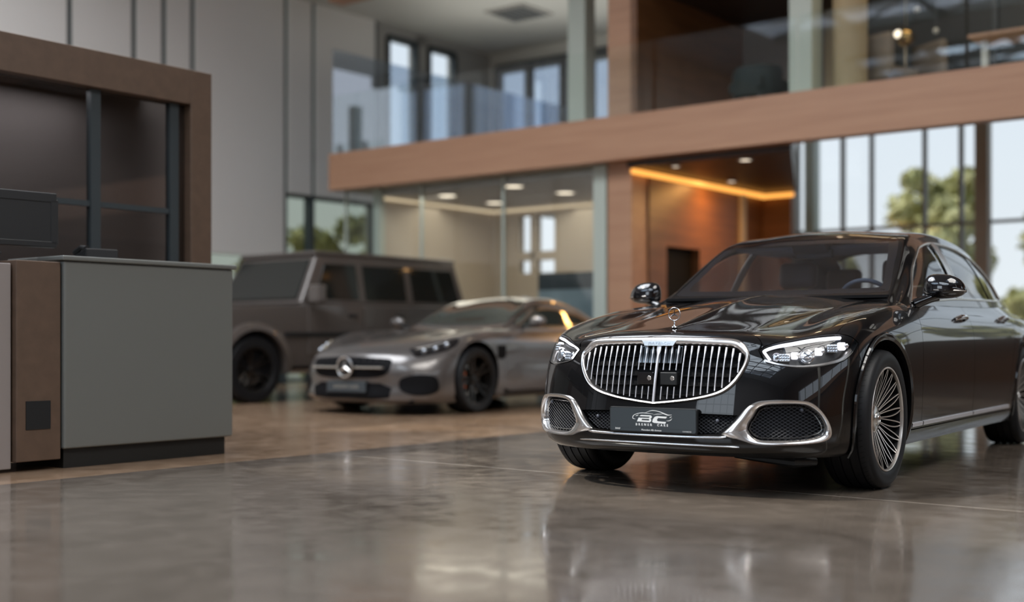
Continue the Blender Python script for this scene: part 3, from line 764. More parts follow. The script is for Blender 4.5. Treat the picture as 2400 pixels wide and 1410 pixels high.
# text plane: x of the letters runs along +Y of the car, seen from the front
TXT = Matrix(((0, 0, 1, 0), (1, 0, 0, 0), (0, 1, 0, 0), (0, 0, 0, 1)))
# ---------------------------------------------------------------- the black saloon: body sheets (metres; X forward from the front axle, Y to its left, Z up)
def sstep(x, a, b):
    t = np.clip((x - a) / (b - a), 0, 1); return t * t * (3 - 2 * t)
def sedan_bump(P, u, v):
    P = P.copy(); x, y, z = P[:, 0], np.abs(P[:, 1]), P[:, 2]
    on = sstep(v, 6.2, 7.2) * (1 - sstep(v, 8.6, 9.0))
    k = np.clip((0.74 - x) / 1.5, 0, 1)
    ridge = 0.009 * np.exp(-np.sqrt(y * y + .004 ** 2) / 0.06)                      # spine of the bonnet
    yc = 0.40 + 0.22 * k                                                  # outer crease
    d_ = np.sqrt((y - yc) ** 2 + .02 ** 2) - (y - yc)                      # soft edge of the crease
    fall = -0.010 * np.exp(-d_ / .03) * np.clip(1 - (y - yc) / .30, 0, 1) ** 2
    P[:, 2] += on * (ridge + fall) * (1 - sstep(u, 5.0, 6.6))
    return P
_side = lambda x, w=0.0: [(x, .90 + w, .20), (x, .93 + w, .28), (x, .95 + w, .44), (x, .957 + w, .60), (x, .955 + w, .73), (x, .946 + w, .82), (x, .926 + w, .885), (x, .90 + w, .93), (x, .872 + w, .965)]
SEDAN_SHELL = Surf([
    [(.80, 0, .20), (.868, 0, .25), (.870, 0, .37), (.852, 0, .50), (.815, 0, .66), (.785, 0, .765), (.74, 0, .825), (.42, 0, .885), (-.22, 0, 1.005), (-.84, 0, 1.066)],
    [(.795, .22, .20), (.862, .22, .25), (.864, .22, .37), (.846, .22, .50), (.81, .22, .66), (.775, .22, .765), (.73, .22, .822), (.41, .21, .880), (-.21, .19, .998), (-.838, .17, 1.064)],
    [(.765, .43, .20), (.835, .43, .25), (.838, .43, .37), (.82, .43, .50), (.785, .43, .66), (.748, .43, .757), (.70, .43, .812), (.385, .42, .868), (-.20, .37, .980), (-.832, .33, 1.058)],
    [(.69, .62, .20), (.765, .63, .25), (.772, .64, .37), (.755, .64, .50), (.72, .635, .65), (.68, .62, .745), (.62, .605, .795), (.33, .57, .858), (-.20, .52, .960), (-.825, .47, 1.048)],
    [(.57, .77, .20), (.64, .79, .25), (.655, .80, .37), (.642, .80, .50), (.61, .79, .64), (.57, .77, .745), (.51, .745, .812), (.27, .69, .878), (-.22, .63, .972), (-.82, .58, 1.036)],
    [(.38, .855, .20), (.43, .885, .25), (.455, .90, .37), (.45, .90, .50), (.43, .90, .64), (.40, .885, .755), (.345, .855, .838), (.15, .79, .905), (-.28, .72, .980), (-.81, .665, 1.036)],
    [(.13, .895, .20), (.13, .925, .26), (.13, .94, .39), (.13, .948, .54), (.13, .944, .68), (.11, .93, .79), (.085, .893, .868), (-.02, .842, .926), (-.36, .79, .985), (-.81, .735, 1.024)],
    [(-.20, .90, .20), (-.20, .93, .27), (-.20, .948, .42), (-.20, .955, .58), (-.20, .953, .71), (-.20, .942, .81), (-.21, .912, .878), (-.27, .875, .932), (-.50, .838, .980), (-.84, .79, 1.010)],
    _side(-.52)[:7] + [(-.54, .898, .922), (-.68, .868, .956), (-.90, .825, .990)],
    _side(-.95) + [(-1.0, .845, .993)],
    _side(-1.8) + [(-1.8, .848, 1.0)],
    _side(-2.55, .002) + [(-2.55, .845, 1.01)],
    _side(-3.1, .004) + [(-3.05, .825, 1.025)],
    [(-3.6, .89, .20), (-3.6, .935, .28), (-3.6, .955, .44), (-3.6, .960, .60), (-3.6, .957, .73), (-3.6, .940, .83), (-3.6, .905, .90), (-3.6, .86, .95), (-3.55, .80, .985), (-3.5, .74, 1.045)],
    [(-4.05, .84, .20), (-4.1, .90, .28), (-4.1, .93, .44), (-4.1, .935, .60), (-4.1, .925, .74), (-4.1, .90, .84), (-4.08, .85, .91), (-4.02, .79, .96), (-3.9, .71, .995), (-3.75, .62, 1.045)],
    [(-4.4, .70, .22), (-4.45, .76, .30), (-4.47, .80, .46), (-4.46, .80, .62), (-4.45, .79, .76), (-4.43, .765, .87), (-4.38, .72, .935), (-4.25, .66, .975), (-4.05, .57, 1.01), (-3.85, .48, 1.055)],
    [(-4.53, .40, .24), (-4.58, .42, .32), (-4.60, .43, .48), (-4.58, .43, .64), (-4.57, .43, .78), (-4.56, .42, .89), (-4.51, .40, .955), (-4.33, .37, .995), (-4.1, .31, 1.03), (-3.9, .25, 1.065)],
    [(-4.57, 0, .24), (-4.62, 0, .32), (-4.63, 0, .48), (-4.62, 0, .64), (-4.61, 0, .78), (-4.60, 0, .90), (-4.55, 0, .965), (-4.36, 0, 1.005), (-4.12, 0, 1.04), (-3.9, 0, 1.07)],
], sym0=True, sym1=True, k=0.8, bump=sedan_bump).orient((-1.8, 0, .6))
def _can(x, yb, zb, yr, zr, zc, xo=0.0):
    """half section of the cabin: belt (yb, zb), roof rail (yr, zr), centre line height zc"""
    dy, dz = yb - yr, zr - zb
    return [(x, yb, zb), (x, yb - dy * .27, zb + dz * .33), (x, yb - dy * .58, zb + dz * .66), (x, yr + .020, zr - .045), (x, yr - .004, zr - .008), (x, yr - .045, zr + .40 * min(.045, zc - zr) + .004),
            (x, yr * .72, zr + (zc - zr) * .55), (x, yr * .36, zr + (zc - zr) * .88), (x, 0, zc)]
SEDAN_CABIN = Surf([
    _can(-.66, .855, .970, .745, 1.01, 1.0), _can(-.80, .85, .980, .725, 1.085, 1.055), _can(-.98, .848, .988, .700, 1.190, 1.165),
    _can(-1.16, .848, .992, .672, 1.290, 1.300), _can(-1.34, .848, .996, .645, 1.382, 1.420), _can(-1.52, .848, 1.0, .622, 1.442, 1.498),
    _can(-1.75, .848, 1.0, .607, 1.473, 1.535), _can(-2.1, .848, 1.005, .600, 1.490, 1.553), _can(-2.5, .845, 1.01, .598, 1.487, 1.550),
    _can(-2.9, .83, 1.02, .598, 1.458, 1.522), _can(-3.25, .80, 1.03, .600, 1.395, 1.465), _can(-3.55, .75, 1.04, .590, 1.300, 1.37),
    _can(-3.90, .69, 1.045, .56, 1.175, 1.235), _can(-4.2, .62, 1.02, .50, 1.05, 1.085),
], symv=True, k=0.8).orient((-2.2, 0, .8))
# ---------------------------------------------------------------- the black saloon: panels, lamps, grille, wheels
CAR = (1.208, 7.065, .592)
def car_root(name, cx, cy, yaw, label, sc=1.0):
    t = root(name, (cx, cy, 0), math.atan2(-math.cos(yaw), -math.sin(yaw)), label, 'car'); t.scale = (sc, sc, sc); return t
def build_sedan():
    S = SEDAN_SHELL; C = SEDAN_CABIN
    T = car_root('saloon_car', *CAR, 'black luxury saloon with a tall chrome barred grille and lit headlamps on the polished floor')
    front = lambda u, v: u < 6
    side = lambda u, v: (u > 4.0) & (u < 14)
    def U(pts, **k): return uv_path(S, pts, **k)
    # --- traced lines (metres on the car)
    HL = [(.728, .516, .734), (.708, .545, .756), (.658, .605, .777), (.568, .682, .798), (.488, .764, .812), (.429, .820, .816), (.376, .868, .802), (.342, .893, .772),
          (.387, .890, .736), (.442, .879, .702), (.497, .859, .677), (.577, .807, .660), (.637, .752, .652), (.687, .687, .650), (.724, .609, .661), (.738, .555, .675)]
    hl = U(HL, closed=True, n=5, corner=(0, 7, 15), step=.02)
    hl_up = U(HL[:8], n=5, step=.02)                       # inner corner over the top to the rear tip
    hl_low = U(HL[7:] + HL[:1], n=5, step=.02)             # rear tip underneath back to the inner corner
    HE = [(.646, 0, .846), (.652, .15, .843), (.662, .29, .833), (.660, .40, .823), (.668, .46, .811), (.690, .50, .790), (.712, .530, .762)]
    he = U(HE, n=5, step=.02, start=front); he[0, 0] = 0
    GO = [(.772, 0, .798), (.768, .16, .797), (.752, .33, .793), (.742, .415, .785), (.745, .455, .757), (.757, .481, .700), (.783, .465, .632), (.810, .418, .558), (.829, .350, .512), (.845, .235, .483), (.855, .113, .465), (.859, 0, .453)]
    GI = [(.784, 0, .764), (.777, .17, .763), (.760, .345, .757), (.752, .402, .748), (.755, .436, .725), (.761, .460, .698), (.785, .448, .640), (.811, .400, .568), (.830, .335, .525), (.845, .225, .496), (.853, .112, .480), (.856, 0, .468)]
    go = U(GO, n=6, step=.015, start=front); gi = U(GI, n=6, step=.015, start=front)
    for L in (go, gi): L[0, 0] = L[-1, 0] = 0
    FO = [(.851, .369, .318), (.842, .407, .353), (.832, .441, .390), (.814, .485, .448), (.799, .524, .476), (.784, .565, .487), (.744, .659, .492), (.699, .734, .488), (.672, .769, .477), (.645, .800, .443),
          (.615, .826, .390), (.597, .838, .341), (.597, .834, .305), (.633, .803, .285), (.702, .735, .276), (.751, .662, .272), (.800, .555, .271), (.815, .515, .274), (.829, .471, .288), (.840, .430, .298), (.849, .395, .306)]
    FI = [(.824, .491, .345), (.819, .499, .375), (.809, .521, .413), (.798, .541, .449), (.783, .579, .466), (.747, .660, .471), (.702, .735, .469), (.675, .770, .454), (.646, .801, .420), (.623, .821, .376), (.615, .824, .340),
          (.632, .809, .315), (.674, .770, .299), (.739, .688, .289), (.792, .583, .288), (.808, .543, .294), (.818, .514, .312)]
    fo = U(FO, closed=True, n=5, corner=(0,), step=.015, start=front); fi = U(FI, closed=True, n=5, corner=(0,), step=.015, start=front)
    IN = [(.87, 0, .312), (.86, .25, .314), (.85, .355, .322), (.842, .392, .352), (.832, .427, .392), (.826, .445, .412), (.85, .22, .416), (.86, 0, .416)]
    it = U(IN, step=.02, start=front); it[0, 0] = it[-1, 0] = 0
    AR, ACX, ACZ = .412, .012, .385
    def arch(cx, a0, a1, r=AR, n=40):
        return S.find([(cx + r * math.cos(a), .945, ACZ + r * math.sin(a)) for a in np.linspace(a0, a1, n)], (0, 2), side)
    aF = arch(ACX, R(-26), R(206)); aR = arch(-3.396, R(-26), R(206))       # from the front foot over the top to the rear foot
    a_seam = int(np.argmin(np.abs(np.degrees(np.linspace(R(-26), R(206), 40)) - 40)))
    seam_bf = U([(.342, .893, .772), (.362, .897, .72), (.345, .90, .660)], step=.03)
    seam_bf[-1] = aF[a_seam]
    seam_hf = U([(.434, .815, .820), (.333, .809, .855), (.186, .815, .887), (-.012, .842, .918), (-.227, .860, .945), (-.50, .855, .966), (-.70, .845, .985)], n=4, step=.04)
    hl_up_k = int(np.argmin(np.linalg.norm(hl_up - seam_hf[0], axis=1))); seam_hf[0] = hl_up[hl_up_k]
    D1 = [(-.74, .855, .990), (-.69, .905, .93), (-.64, .931, .874), (-.612, .952, .777), (-.605, .957, .655), (-.60, .955, .534), (-.615, .945, .40), (-.64, .93, .285)]
    D2 = [(-1.87, .85, 1.0), (-1.84, .905, .928), (-1.80, .945, .82), (-1.785, .957, .69), (-1.78, .956, .55), (-1.785, .95, .44), (-1.79, .93, .285)]
    D3 = [(-3.22, .82, 1.02), (-3.12, .90, .95), (-3.02, .945, .86), (-2.94, .957, .74), (-2.87, .957, .62), (-2.84, .953, .50), (-2.83, .945, .38), (-2.83, .93, .285)]
    d1, d2, d3 = (U(D, n=4, step=.04, start=side) for D in (D1, D2, D3))
    sill = lambda xa, xb: U([(xa, .93, .285), (xb, .93, .285)], step=.10, start=side)
    vtop = S.nv - 1.0
    ub = aF[0, 0]
    bot = lambda a, b: np.c_[np.linspace(a, b, max(3, int(abs(b - a) / .1))), np.zeros(max(3, int(abs(b - a) / .1)))]
    top = lambda a, b, v=None: np.c_[np.linspace(a, b, max(3, int(abs(b - a) / .1))), np.full(max(3, int(abs(b - a) / .1)), vtop if v is None else v)]
    v0 = lambda v, w: np.c_[np.zeros(6), np.linspace(v, w, 6)]
    aF0 = aF[0].copy(); aF1 = aF[-1].copy(); aR0 = aR[0].copy(); aR1 = aR[-1].copy()
    P = M['paint']
    # --- panels
    bump = np.vstack([bot(0, aF0[0]), aF[:a_seam + 1], seam_bf[::-1], hl_low, he[::-1][1:], v0(he[0, 1], go[0, 1])[1:-1], go, v0(go[-1, 1], it[-1, 1])[1:-1], it[::-1], v0(it[0, 1], 0)[1:-1]])
    FR = panel('front_bumper', S, bump, P, T, holes=[fo], both=True)
    hood = np.vstack([v0(vtop, he[0, 1]), he[1:], hl_up[1:hl_up_k + 1], seam_hf[1:], top(seam_hf[-1, 0], 0)])
    hood = np.vstack([he, hl_up[1:hl_up_k + 1], seam_hf[1:], S.find([(-.80, .76, 1.02)]), top(6.2, 0), v0(vtop, he[0, 1])[1:-1]])
    panel('bonnet', S, hood, P, T, both=True, du=.10, dv=.08)
    sill_v = sill(-.64, -1.79)
    fender = np.vstack([seam_hf, U([(-.74, .850, .985)]), d1[1:], U([(-.60, .93, .285), (-.40, .93, .285)], step=.1, start=side), [aF1], aF[::-1][1:40 - a_seam], seam_bf[::-1][1:], hl_up[hl_up_k + 1:][::-1]])
    b_arch = bot(aF1[0], aF1[0] + .01)
    quarter = np.vstack([d3[::-1], top(d3[0, 0], 17), np.c_[np.full(8, 17.0), np.linspace(vtop, 0, 8)], bot(17, aR1[0]), aR[::-1][:-1], [aR0], U([(-2.95, .93, .285)], start=side)])
    doorf = np.vstack([d1, sill(-.64, -1.79)[1:], d2[::-1], top(d2[0, 0], d1[0, 0])[1:-1]])
    doorr = np.vstack([d2, sill(-1.79, -2.83)[1:], d3[::-1], top(d3[0, 0], d2[0, 0])[1:-1]])
    sillp = np.vstack([U([(-.40, .93, .282), (-2.96, .93, .282)], step=.1, start=side), bot(aR0[0], aF1[0])])
    for mir in (False, True):
        ff = panel('front_fender', S, fender, P, T, mirror=mir)
        panel('rear_fender', S, quarter, P, T, mirror=mir)
        df = panel('front_door', S, doorf, P, T, mirror=mir); dr = panel('rear_door', S, doorr, P, T, mirror=mir)
        panel('side_sill', S, sillp, P, T, mirror=mir)
        k = -1 if mir else 1
        for dpar, hx in ((df, -1.60), (dr, -2.77)):            # pull handles
            uvh = S.find([(hx + dx, .92, .915 if hx > -2 else .925) for dx in np.linspace(.13, -.13, 9)], (0, 2), side)
            Ph = S.at(uvh) + S.normal(uvh) * (np.array([.0, .016, .026, .030, .031, .030, .026, .016, .0])[:, None]); Ph[:, 1] *= k
            MB().tube([tuple(p) for p in Ph], [.010, .014, .016, .016, .016, .016, .016, .014, .010], 12).build('door_handle', M['chrome'], dpar, smooth=True)
            uvc = S.find([(hx + .02, .93, .91)], (0, 2), side); c0 = S.at(uvc)[0] * [1, k, 1]
            MB().ball(tuple(c0), (.07, .006, .025), 16, 8).build('handle_recess', M['gloss'], dpar, smooth=True)
        for dpar, xa, xb in ((ff, -.43, -.635), (df, -.65, -1.78), (dr, -1.80, -2.81)):
            uvs = S.find([(x, .93, .312) for x in np.linspace(xa, xb, 24)], (0, 2), side)
            V, F, N = ribbon(S, uvs, .022, .010); V = V * [1, k, 1]
            V2, F2, _ = ribbon(S, uvs, .022, .0); V2 = V2 * [1, k, 1]
            mbx = MB(); n = len(uvs); VV = np.vstack([V2[:n], V[:n] * 1, V[n:], V2[n:]])
            mbx.add(VV, [(r * n + i, r * n + i + 1, (r + 1) * n + i + 1, (r + 1) * n + i) for r in range(3) for i in range(n - 1)])
            mbx.build('chrome_strip', M['bar'], dpar, smooth=True)
        # polished lip of the wheel openings
        for a_ in (aF, aR):
            V, F = profile_ring(S, a_, inset_uv(S, a_, 0.0), [(0, 0), (0, 0)], n=60, closed=False)
            Pa = S.at(a_); Na = S.normal(a_); cen = Pa.mean(0); rad = Pa - np.array([Pa[:, 0].mean(), 0, ACZ]); rad[:, 1] = 0; rad /= np.linalg.norm(rad, axis=1)[:, None]
            rows = [Pa + rad * .030 + Na * .0005, Pa + rad * .022 + Na * .009, Pa + rad * .004 + Na * .011, Pa - rad * .010 + Na * .002, Pa - rad * .010 - Na * .05]
            n = len(Pa); VV = np.vstack(rows) * [1, k, 1]
            MB().add(VV, [(r * n + i, r * n + i + 1, (r + 1) * n + i + 1, (r + 1) * n + i) for r in range(4) for i in range(n - 1)]).build('arch_lip', P, T, smooth=True)
        for cx in (ACX, -3.396):                                   # wheel housing
            w = MB().lathe([(.435, k * .90), (.44, k * .60), (0.0, k * .58)], 40, 'Y', (cx, 0, ACZ), a0=R(-12), a1=R(192))
            w.build('wheel_housing', M['black'], T)
    # dark ribbons behind the panel gaps
    rb = []
    for L, mr in ((he, 1), (hl_up[:hl_up_k + 1], 1), (seam_hf, 1), (seam_bf, 1), (d1, 1), (d2, 1), (d3, 1)):
        V, F, N = ribbon(S, L, .03, -.011); rb.append((V, F)); rb.append((V * [1, -1, 1], [f[::-1] for f in F]))
    mb = MB()
    for V, F in rb: mb.add(V, F)
    mb.build('seam_backing', M['black'], T)
    # under tray and inner tub
    ut = MB(); ut.box((-4.35, -.62, .19), (.66, .62, .24)).box((-2.93, -.86, .20), (-.44, .86, .25)).box((.47, -.48, .215), (.70, .48, .50)).box((-2.9, -.80, .25), (-.42, .80, .46)).box((-4.2, -.6, .24), (.45, .55, .50))
    ut.build('underbody', M['black'], T)
    MB().tube([(.52, .30, .19), (.50, .62, .17), (.42, .70, .165)], [.02, .035, .02], 10).build('air_deflector', M['dark'], T, smooth=True)

    # --- grille
    G = root('grille', (0, 0, 0)); G.parent = T
    def ring_both(outer, inner, prof, n=150):
        V, F = profile_ring(S, outer, inner, prof, n, closed=False); n0 = len(V)
        return np.vstack([V, V * [1, -1, 1]]), F + [tuple(i + n0 for i in f[::-1]) for f in F]
    V, F = ring_both(go, gi, [(-.02, -.004), (.05, .010), (.35, .020), (.75, .018), (.97, .010), (1.02, -.002), (1.03, -.05)])
    MB().add(V, F).build('chrome_surround', M['softchrome'], G, smooth=True, angle=60)
    bk = np.vstack([gi, v0(gi[-1, 1], gi[0, 1])[1:-1]])
    V, F, N = sheet_mesh(S, clean(fine(bk)), (), .12, .12, -.055, 0, False, True)
    mesh_obj('backing', V, F, M['black'], G)
    # contour limits of the opening
    gP = S.at(gi); zt = lambda y: np.interp(y, gP[:np.argmax(gP[:, 1]), 1], gP[:np.argmax(gP[:, 1]), 2]); kb = np.argmax(gP[:, 1])
    zb = lambda y: np.interp(y, gP[kb:, 1][::-1], gP[kb:, 2][::-1])
    def xs(y, z): return S.at(S.find(np.c_[np.full(len(z), abs(y)), np.full(len(z), abs(y)), z], (1, 2), front))[:, 0]
    step = .0362
    def bar(y, w, z0, z1, dep=.006, fwd=.008, tipk=1.2):
        z = np.linspace(z0, z1, 12); x = xs(y, z) + fwd; mb = MB(); V = []
        tip = np.clip((z - (z1 - .045)) / .01, 0, 1); hw = w / 2 * (1 + tipk * tip)
        for xi, zi, h in zip(x, z, hw):
            V += [(xi - dep, y - h, zi), (xi - .002, y - h, zi), (xi, y - h * .5, zi), (xi, y + h * .5, zi), (xi - .002, y + h, zi), (xi - dep, y + h, zi)]
        F = [(i * 6 + k, i * 6 + (k + 1) % 6, (i + 1) * 6 + (k + 1) % 6, (i + 1) * 6 + k) for i in range(11) for k in range(6)] + [tuple(range(6)), tuple(66 + k for k in range(6))[::-1]]
        return mb.add(V, F)
    for kx in range(-12, 13):
        y = kx * step
        if kx == 0: bar(0, .011, .470, .763, .010, .016).build('centre_bar', M['bar'], G, smooth=True, angle=25); continue
        z1 = float(zt(abs(y))) - .006; z0 = float(zb(abs(y))) + .010
        if abs(kx) <= 3:
            bar(y, .0042, .632, z1).build('bar', M['bar'], G, smooth=True, angle=25)
            bar(y, .0042, z0, .548, tipk=0).build('bar', M['bar'], G, smooth=True, angle=25)
        else: bar(y, .0046, z0, z1).build('bar', M['bar'], G, smooth=True, angle=25)
    sl = MB()
    for z in (.505, .553, .601, .650, .698, .738):
        ym = .44 if z > .6 else (.40 if z > .54 else .30)
        for sg in (-1, 1):
            ys = np.linspace(.02, ym, 8); X = np.array([xs(y, np.array([z]))[0] for y in ys]) - .035
            V = []
            for yy, xx in zip(ys, X): V += [(xx, sg * yy, z - .0012), (xx, sg * yy, z + .0012), (xx - .02, sg * yy, z + .004), (xx - .02, sg * yy, z - .004)]
            sl.add(V, [(i * 4 + k, i * 4 + (k + 1) % 4, (i + 1) * 4 + (k + 1) % 4, (i + 1) * 4 + k) for i in range(7) for k in range(4)])
    sl.build('cross_slats', M['black'], G)
    x0 = float(xs(0, np.array([.71]))[0])
    mtx = Matrix.Translation((x0 - .012, 0, .709)) @ Matrix.Rotation(R(-17), 4, 'Y')
    mb = MB().box((-.012, -.126, -.046), (.0, .126, .050), mtx); mb.build('radar_panel', M['gloss'], G, bevel=.004)
    for sg in (-1, 1):
        mb = MB().box((x0 - .03, sg * .066 - .048, .556), (x0 + .030, sg * .066 + .048, .622)); bx = mb.build('sensor_box', M['gloss'] if sg < 0 else M['dark'], G, bevel=.005)
        MB().lathe([(0, x0 + .033), (.010, x0 + .033), (.013, x0 + .029)], 18, 'X', (0, sg * .066 + .022, .590)).build('sensor_lens', M['satin'], bx, smooth=True)
    # plaque with the lettering on the upper band
    zc = .772; xc = float(xs(0, np.array([zc]))[0]) + .021
    pl_m = Matrix.Translation((xc, 0, zc)) @ Matrix.Rotation(R(-14), 4, 'Y')
    MB().add([pl_m @ Vector(v) for v in ((0, -.10, .012), (0, .10, .012), (0, .082, -.016), (0, -.082, -.016), (-.012, -.10, .012), (-.012, .10, .012), (-.012, .082, -.016), (-.012, -.082, -.016))],
             [(0, 1, 2, 3), (4, 7, 6, 5), (0, 4, 5, 1), (1, 5, 6, 2), (2, 6, 7, 3), (3, 7, 4, 0)]).build('name_plaque', M['satin'], G, bevel=.001)
    text_mesh('plaque_lettering', 'MAYBACH', .023, M['chrome'], G, pl_m @ Matrix.Translation((.001, 0, -.003)) @ TXT, spacing=1.25, shear=.25)

    # --- bonnet star and the chrome spine
    st = root('bonnet_star', (.625, 0, .853)); st.parent = T
    star_badge(MB(), .034, .0028, .004).build('star', M['chrome'], st, smooth=True, angle=50).location = (0, 0, .070)
    MB().lathe([(.0, 0), (.017, 0), (.015, .004), (.007, .008), (.004, .014), (.0035, .036), (0, .036)], 20, 'Z').build('star_foot', M['chrome'], st, smooth=True)
    uvs = S.find([(x, 0, z) for x, z in zip(np.linspace(.59, -.72, 30), np.linspace(.86, 1.05, 30))], (0, 2), front); uvs[:, 0] = 0
    mb = MB(); surf_tube(mb, S, uvs, .0035, .0015, 8); mb.build('bonnet_spine', M['satin'], T, smooth=True)

    # --- headlamps
    lensm = glass('lamp_cover', (.97, .98, 1.0), .04, .55)
    for mir in (False, True):
        k = -1 if mir else 1
        H = root('headlamp', (0, 0, 0)); H.parent = T
        hin = inset_uv(S, clean(hl), .004)
        V, F, N = sheet_mesh(S, clean(fine(hin)), (), .12, .12, .001, 0, mir); mesh_obj('clear_cover', V, F, lensm, H, N)
        V, F, N = sheet_mesh(S, clean(fine(hin)), (), .12, .12, -.045, 0, mir); mesh_obj('housing', V, F, M['dark'], H, N)
        V, F = profile_ring(S, hin, hin, [(0, .001), (0, -.046)], 120, mir); MB().add(V, F).build('housing_side', M['dark'], H, smooth=True)
        low = U([(.730, .545, .684), (.722, .609, .669), (.685, .687, .658), (.635, .752, .660), (.575, .805, .669), (.500, .853, .686), (.450, .874, .710), (.402, .884, .742)], n=5, step=.02)
        V, F, N = ribbon(S, low, .014, -.010); n = len(low); V2, _, _ = ribbon(S, low, .014, -.028); VV = np.vstack([V2[:n], V[:n], V[n:], V2[n:]]) * [1, k, 1]
        MB().add(VV, [(r * n + i, r * n + i + 1, (r + 1) * n + i + 1, (r + 1) * n + i) for r in range(3) for i in range(n - 1)]).build('lower_trim', M['satin'], H, smooth=True)
        drl = U([(.728, .578, .690), (.722, .540, .735), (.700, .565, .747), (.641, .640, .771), (.555, .722, .792), (.491, .787, .802), (.430, .836, .803)], n=5, corner=(1,), step=.012)
        V, F, N = ribbon(S, drl, .0098, -.006); n = len(drl); V2, _, _ = ribbon(S, drl, .0098, -.02); VV = np.vstack([V2[:n], V[:n], V[n:], V2[n:]]) * [1, k, 1]
        MB().add(VV, [(r * n + i, r * n + i + 1, (r + 1) * n + i + 1, (r + 1) * n + i) for r in range(3) for i in range(n - 1)]).build('light_guide', M['led'], H, smooth=True)
        for (p, kind, w) in (((.700, .600, .708), 'lens', .020), ((.684, .637, .706), 'box', .026), ((.655, .682, .722), 'lit', .022), ((.620, .733, .715), 'lens', .034), ((.562, .777, .740), 'lit', .024), ((.497, .822, .751), 'box', .026), ((.438, .860, .766), 'lit', .026)):
            q = S.find([p]); c0 = S.at(q)[0]; nn = S.normal(q)[0]; nn = nn * .5 + np.array([.85, .25, .0]) * .5; nn /= np.linalg.norm(nn); c1 = (c0 - S.normal(q)[0] * (.026)) * [1, k, 1]; nn = nn * [1, k, 1]
            rot = Vector(nn).to_track_quat('X', 'Z').to_matrix().to_4x4(); mt = Matrix.Translation(c1) @ rot
            if kind == 'lens':
                a = MB().lathe([(w * 1.02, -.012), (w * 1.05, .004), (w * .95, .006), (w * .92, -.004)], 24, 'X'); a.V = [tuple(mt @ Vector(v)) for v in a.V]; a.build('lamp_ring', M['chrome'], H, smooth=True)
                a = MB().ball((0, 0, 0), (w * .45, w * .9, w * .9), 20, 12); a.V = [tuple(mt @ Vector(v)) for v in a.V]; a.build('projector_lens', M['lens'], H, smooth=True)
            elif kind == 'box':
                a = MB().box((-.02, -w, -w * .8), (.004, w, w * .8)); a.V = [tuple(mt @ Vector(v)) for v in a.V]; a.build('reflector', M['satin'], H, bevel=.004)
                a = MB()
                for i in range(4):
                    for j in range(3): a.ball((.004, (-.75 + .5 * i) * w, (-.53 + .53 * j) * w), (.006, w * .26, w * .27), 8, 6)
                a.V = [tuple(mt @ Vector(v)) for v in a.V]; a.build('reflector_facets', M['lens'], H, smooth=True)
            else:
                a = MB().box((-.02, -w * .72, -w * .72), (.004, w * .72, w * .72)); a.V = [tuple(mt @ Vector(v)) for v in a.V]; a.build('lit_lamp', M['led'], H, bevel=.005)
                a = MB().ball((.010, w * .75, 0), (.010, w * .5, w * .5), 12, 8); a.V = [tuple(mt @ Vector(v)) for v in a.V]; a.build('lamp_reflector', M['chrome'], H, smooth=True)

    # --- lower air intakes with their chrome frames
    def lattice(par, loop, off, kx=.0125, kz=.0085, y0=0, mir=False, both=False):
        """diamond wire mesh filling a uv loop"""
        Pl = S.at(loop); ya, yb = Pl[:, 1].min(), Pl[:, 1].max(); za, zb_ = Pl[:, 2].min(), Pl[:, 2].max(); mb = MB(); ed = []
        Gy = np.linspace(ya, yb, max(6, int((yb - ya) / .02))); Gz = np.linspace(za, zb_, 9); gy, gz = np.meshgrid(Gy, Gz)
        uvg = S.find(np.c_[gy.ravel(), gy.ravel(), gz.ravel()], (1, 2), front); Pg = (S.at(uvg) + S.normal(uvg) * off); Xg = Pg[:, 0].reshape(gy.shape)
        def xat(y, z):
            i = np.clip(np.interp(z, Gz, np.arange(len(Gz))), 0, len(Gz) - 1.001); j = np.clip(np.interp(y, Gy, np.arange(len(Gy))), 0, len(Gy) - 1.001)
            a, b = int(i), int(j); f, g_ = i - a, j - b
            return (Xg[a, b] * (1 - f) * (1 - g_) + Xg[a + 1, b] * f * (1 - g_) + Xg[a, b + 1] * (1 - f) * g_ + Xg[a + 1, b + 1] * f * g_)
        poly = Pl[:, 1:3]
        for sl_ in (1, -1):
            c = ya - (zb_ - za) * kx / kz - .1
            while c < yb + (zb_ - za) * kx / kz + .1:
                zz_ = np.linspace(za, zb_, 26); yy_ = c + sl_ * (zz_ - (za if sl_ > 0 else za)) * kx / kz
                ins = in_poly(np.c_[yy_, zz_], poly); run = []
                for i in range(27):
                    if i < 26 and ins[i]: run.append((xat(yy_[i], zz_[i]), yy_[i], zz_[i]))
                    else:
                        if len(run) > 1:
                            for r_ in ([run] if not both else [run, [(a, -b, cc) for a, b, cc in run]]):
                                r2 = [(a, -b, cc) for a, b, cc in r_] if mir else r_
                                mb.tube(r2, .0008, 4, False)
                        run = []
                c += 2 * kx
        o = mb.build('wire_mesh', M['mesh'], par, smooth=True); return o
    for mir in (False, True):
        A = root('air_intake', (0, 0, 0)); A.parent = T; k = -1 if mir else 1
        V, F = profile_ring(S, clean(fo), clean(fi), [(-.01, -.003), (.04, .006), (.22, .016), (.60, .015), (.90, .006), (1.0, -.004), (1.03, -.03)], 170, mir)
        MB().add(V, F).build('chrome_frame', M['softchrome'], A, smooth=True, angle=60)
        V, F, N = sheet_mesh(S, clean(fine(fi)), (), .12, .12, -.055, 0, mir); mesh_obj('backing', V, F, M['black'], A, N)
        V, F = profile_ring(S, clean(inset_uv(S, clean(fi), .010)), clean(inset_uv(S, clean(fi), .015)), [(0, -.024), (.5, -.020), (1, -.024)], 120, mir)
        MB().add(V, F).build('inner_rim', M['satin'], A, smooth=True)
        lattice(A, clean(fi), -.028, mir=mir)
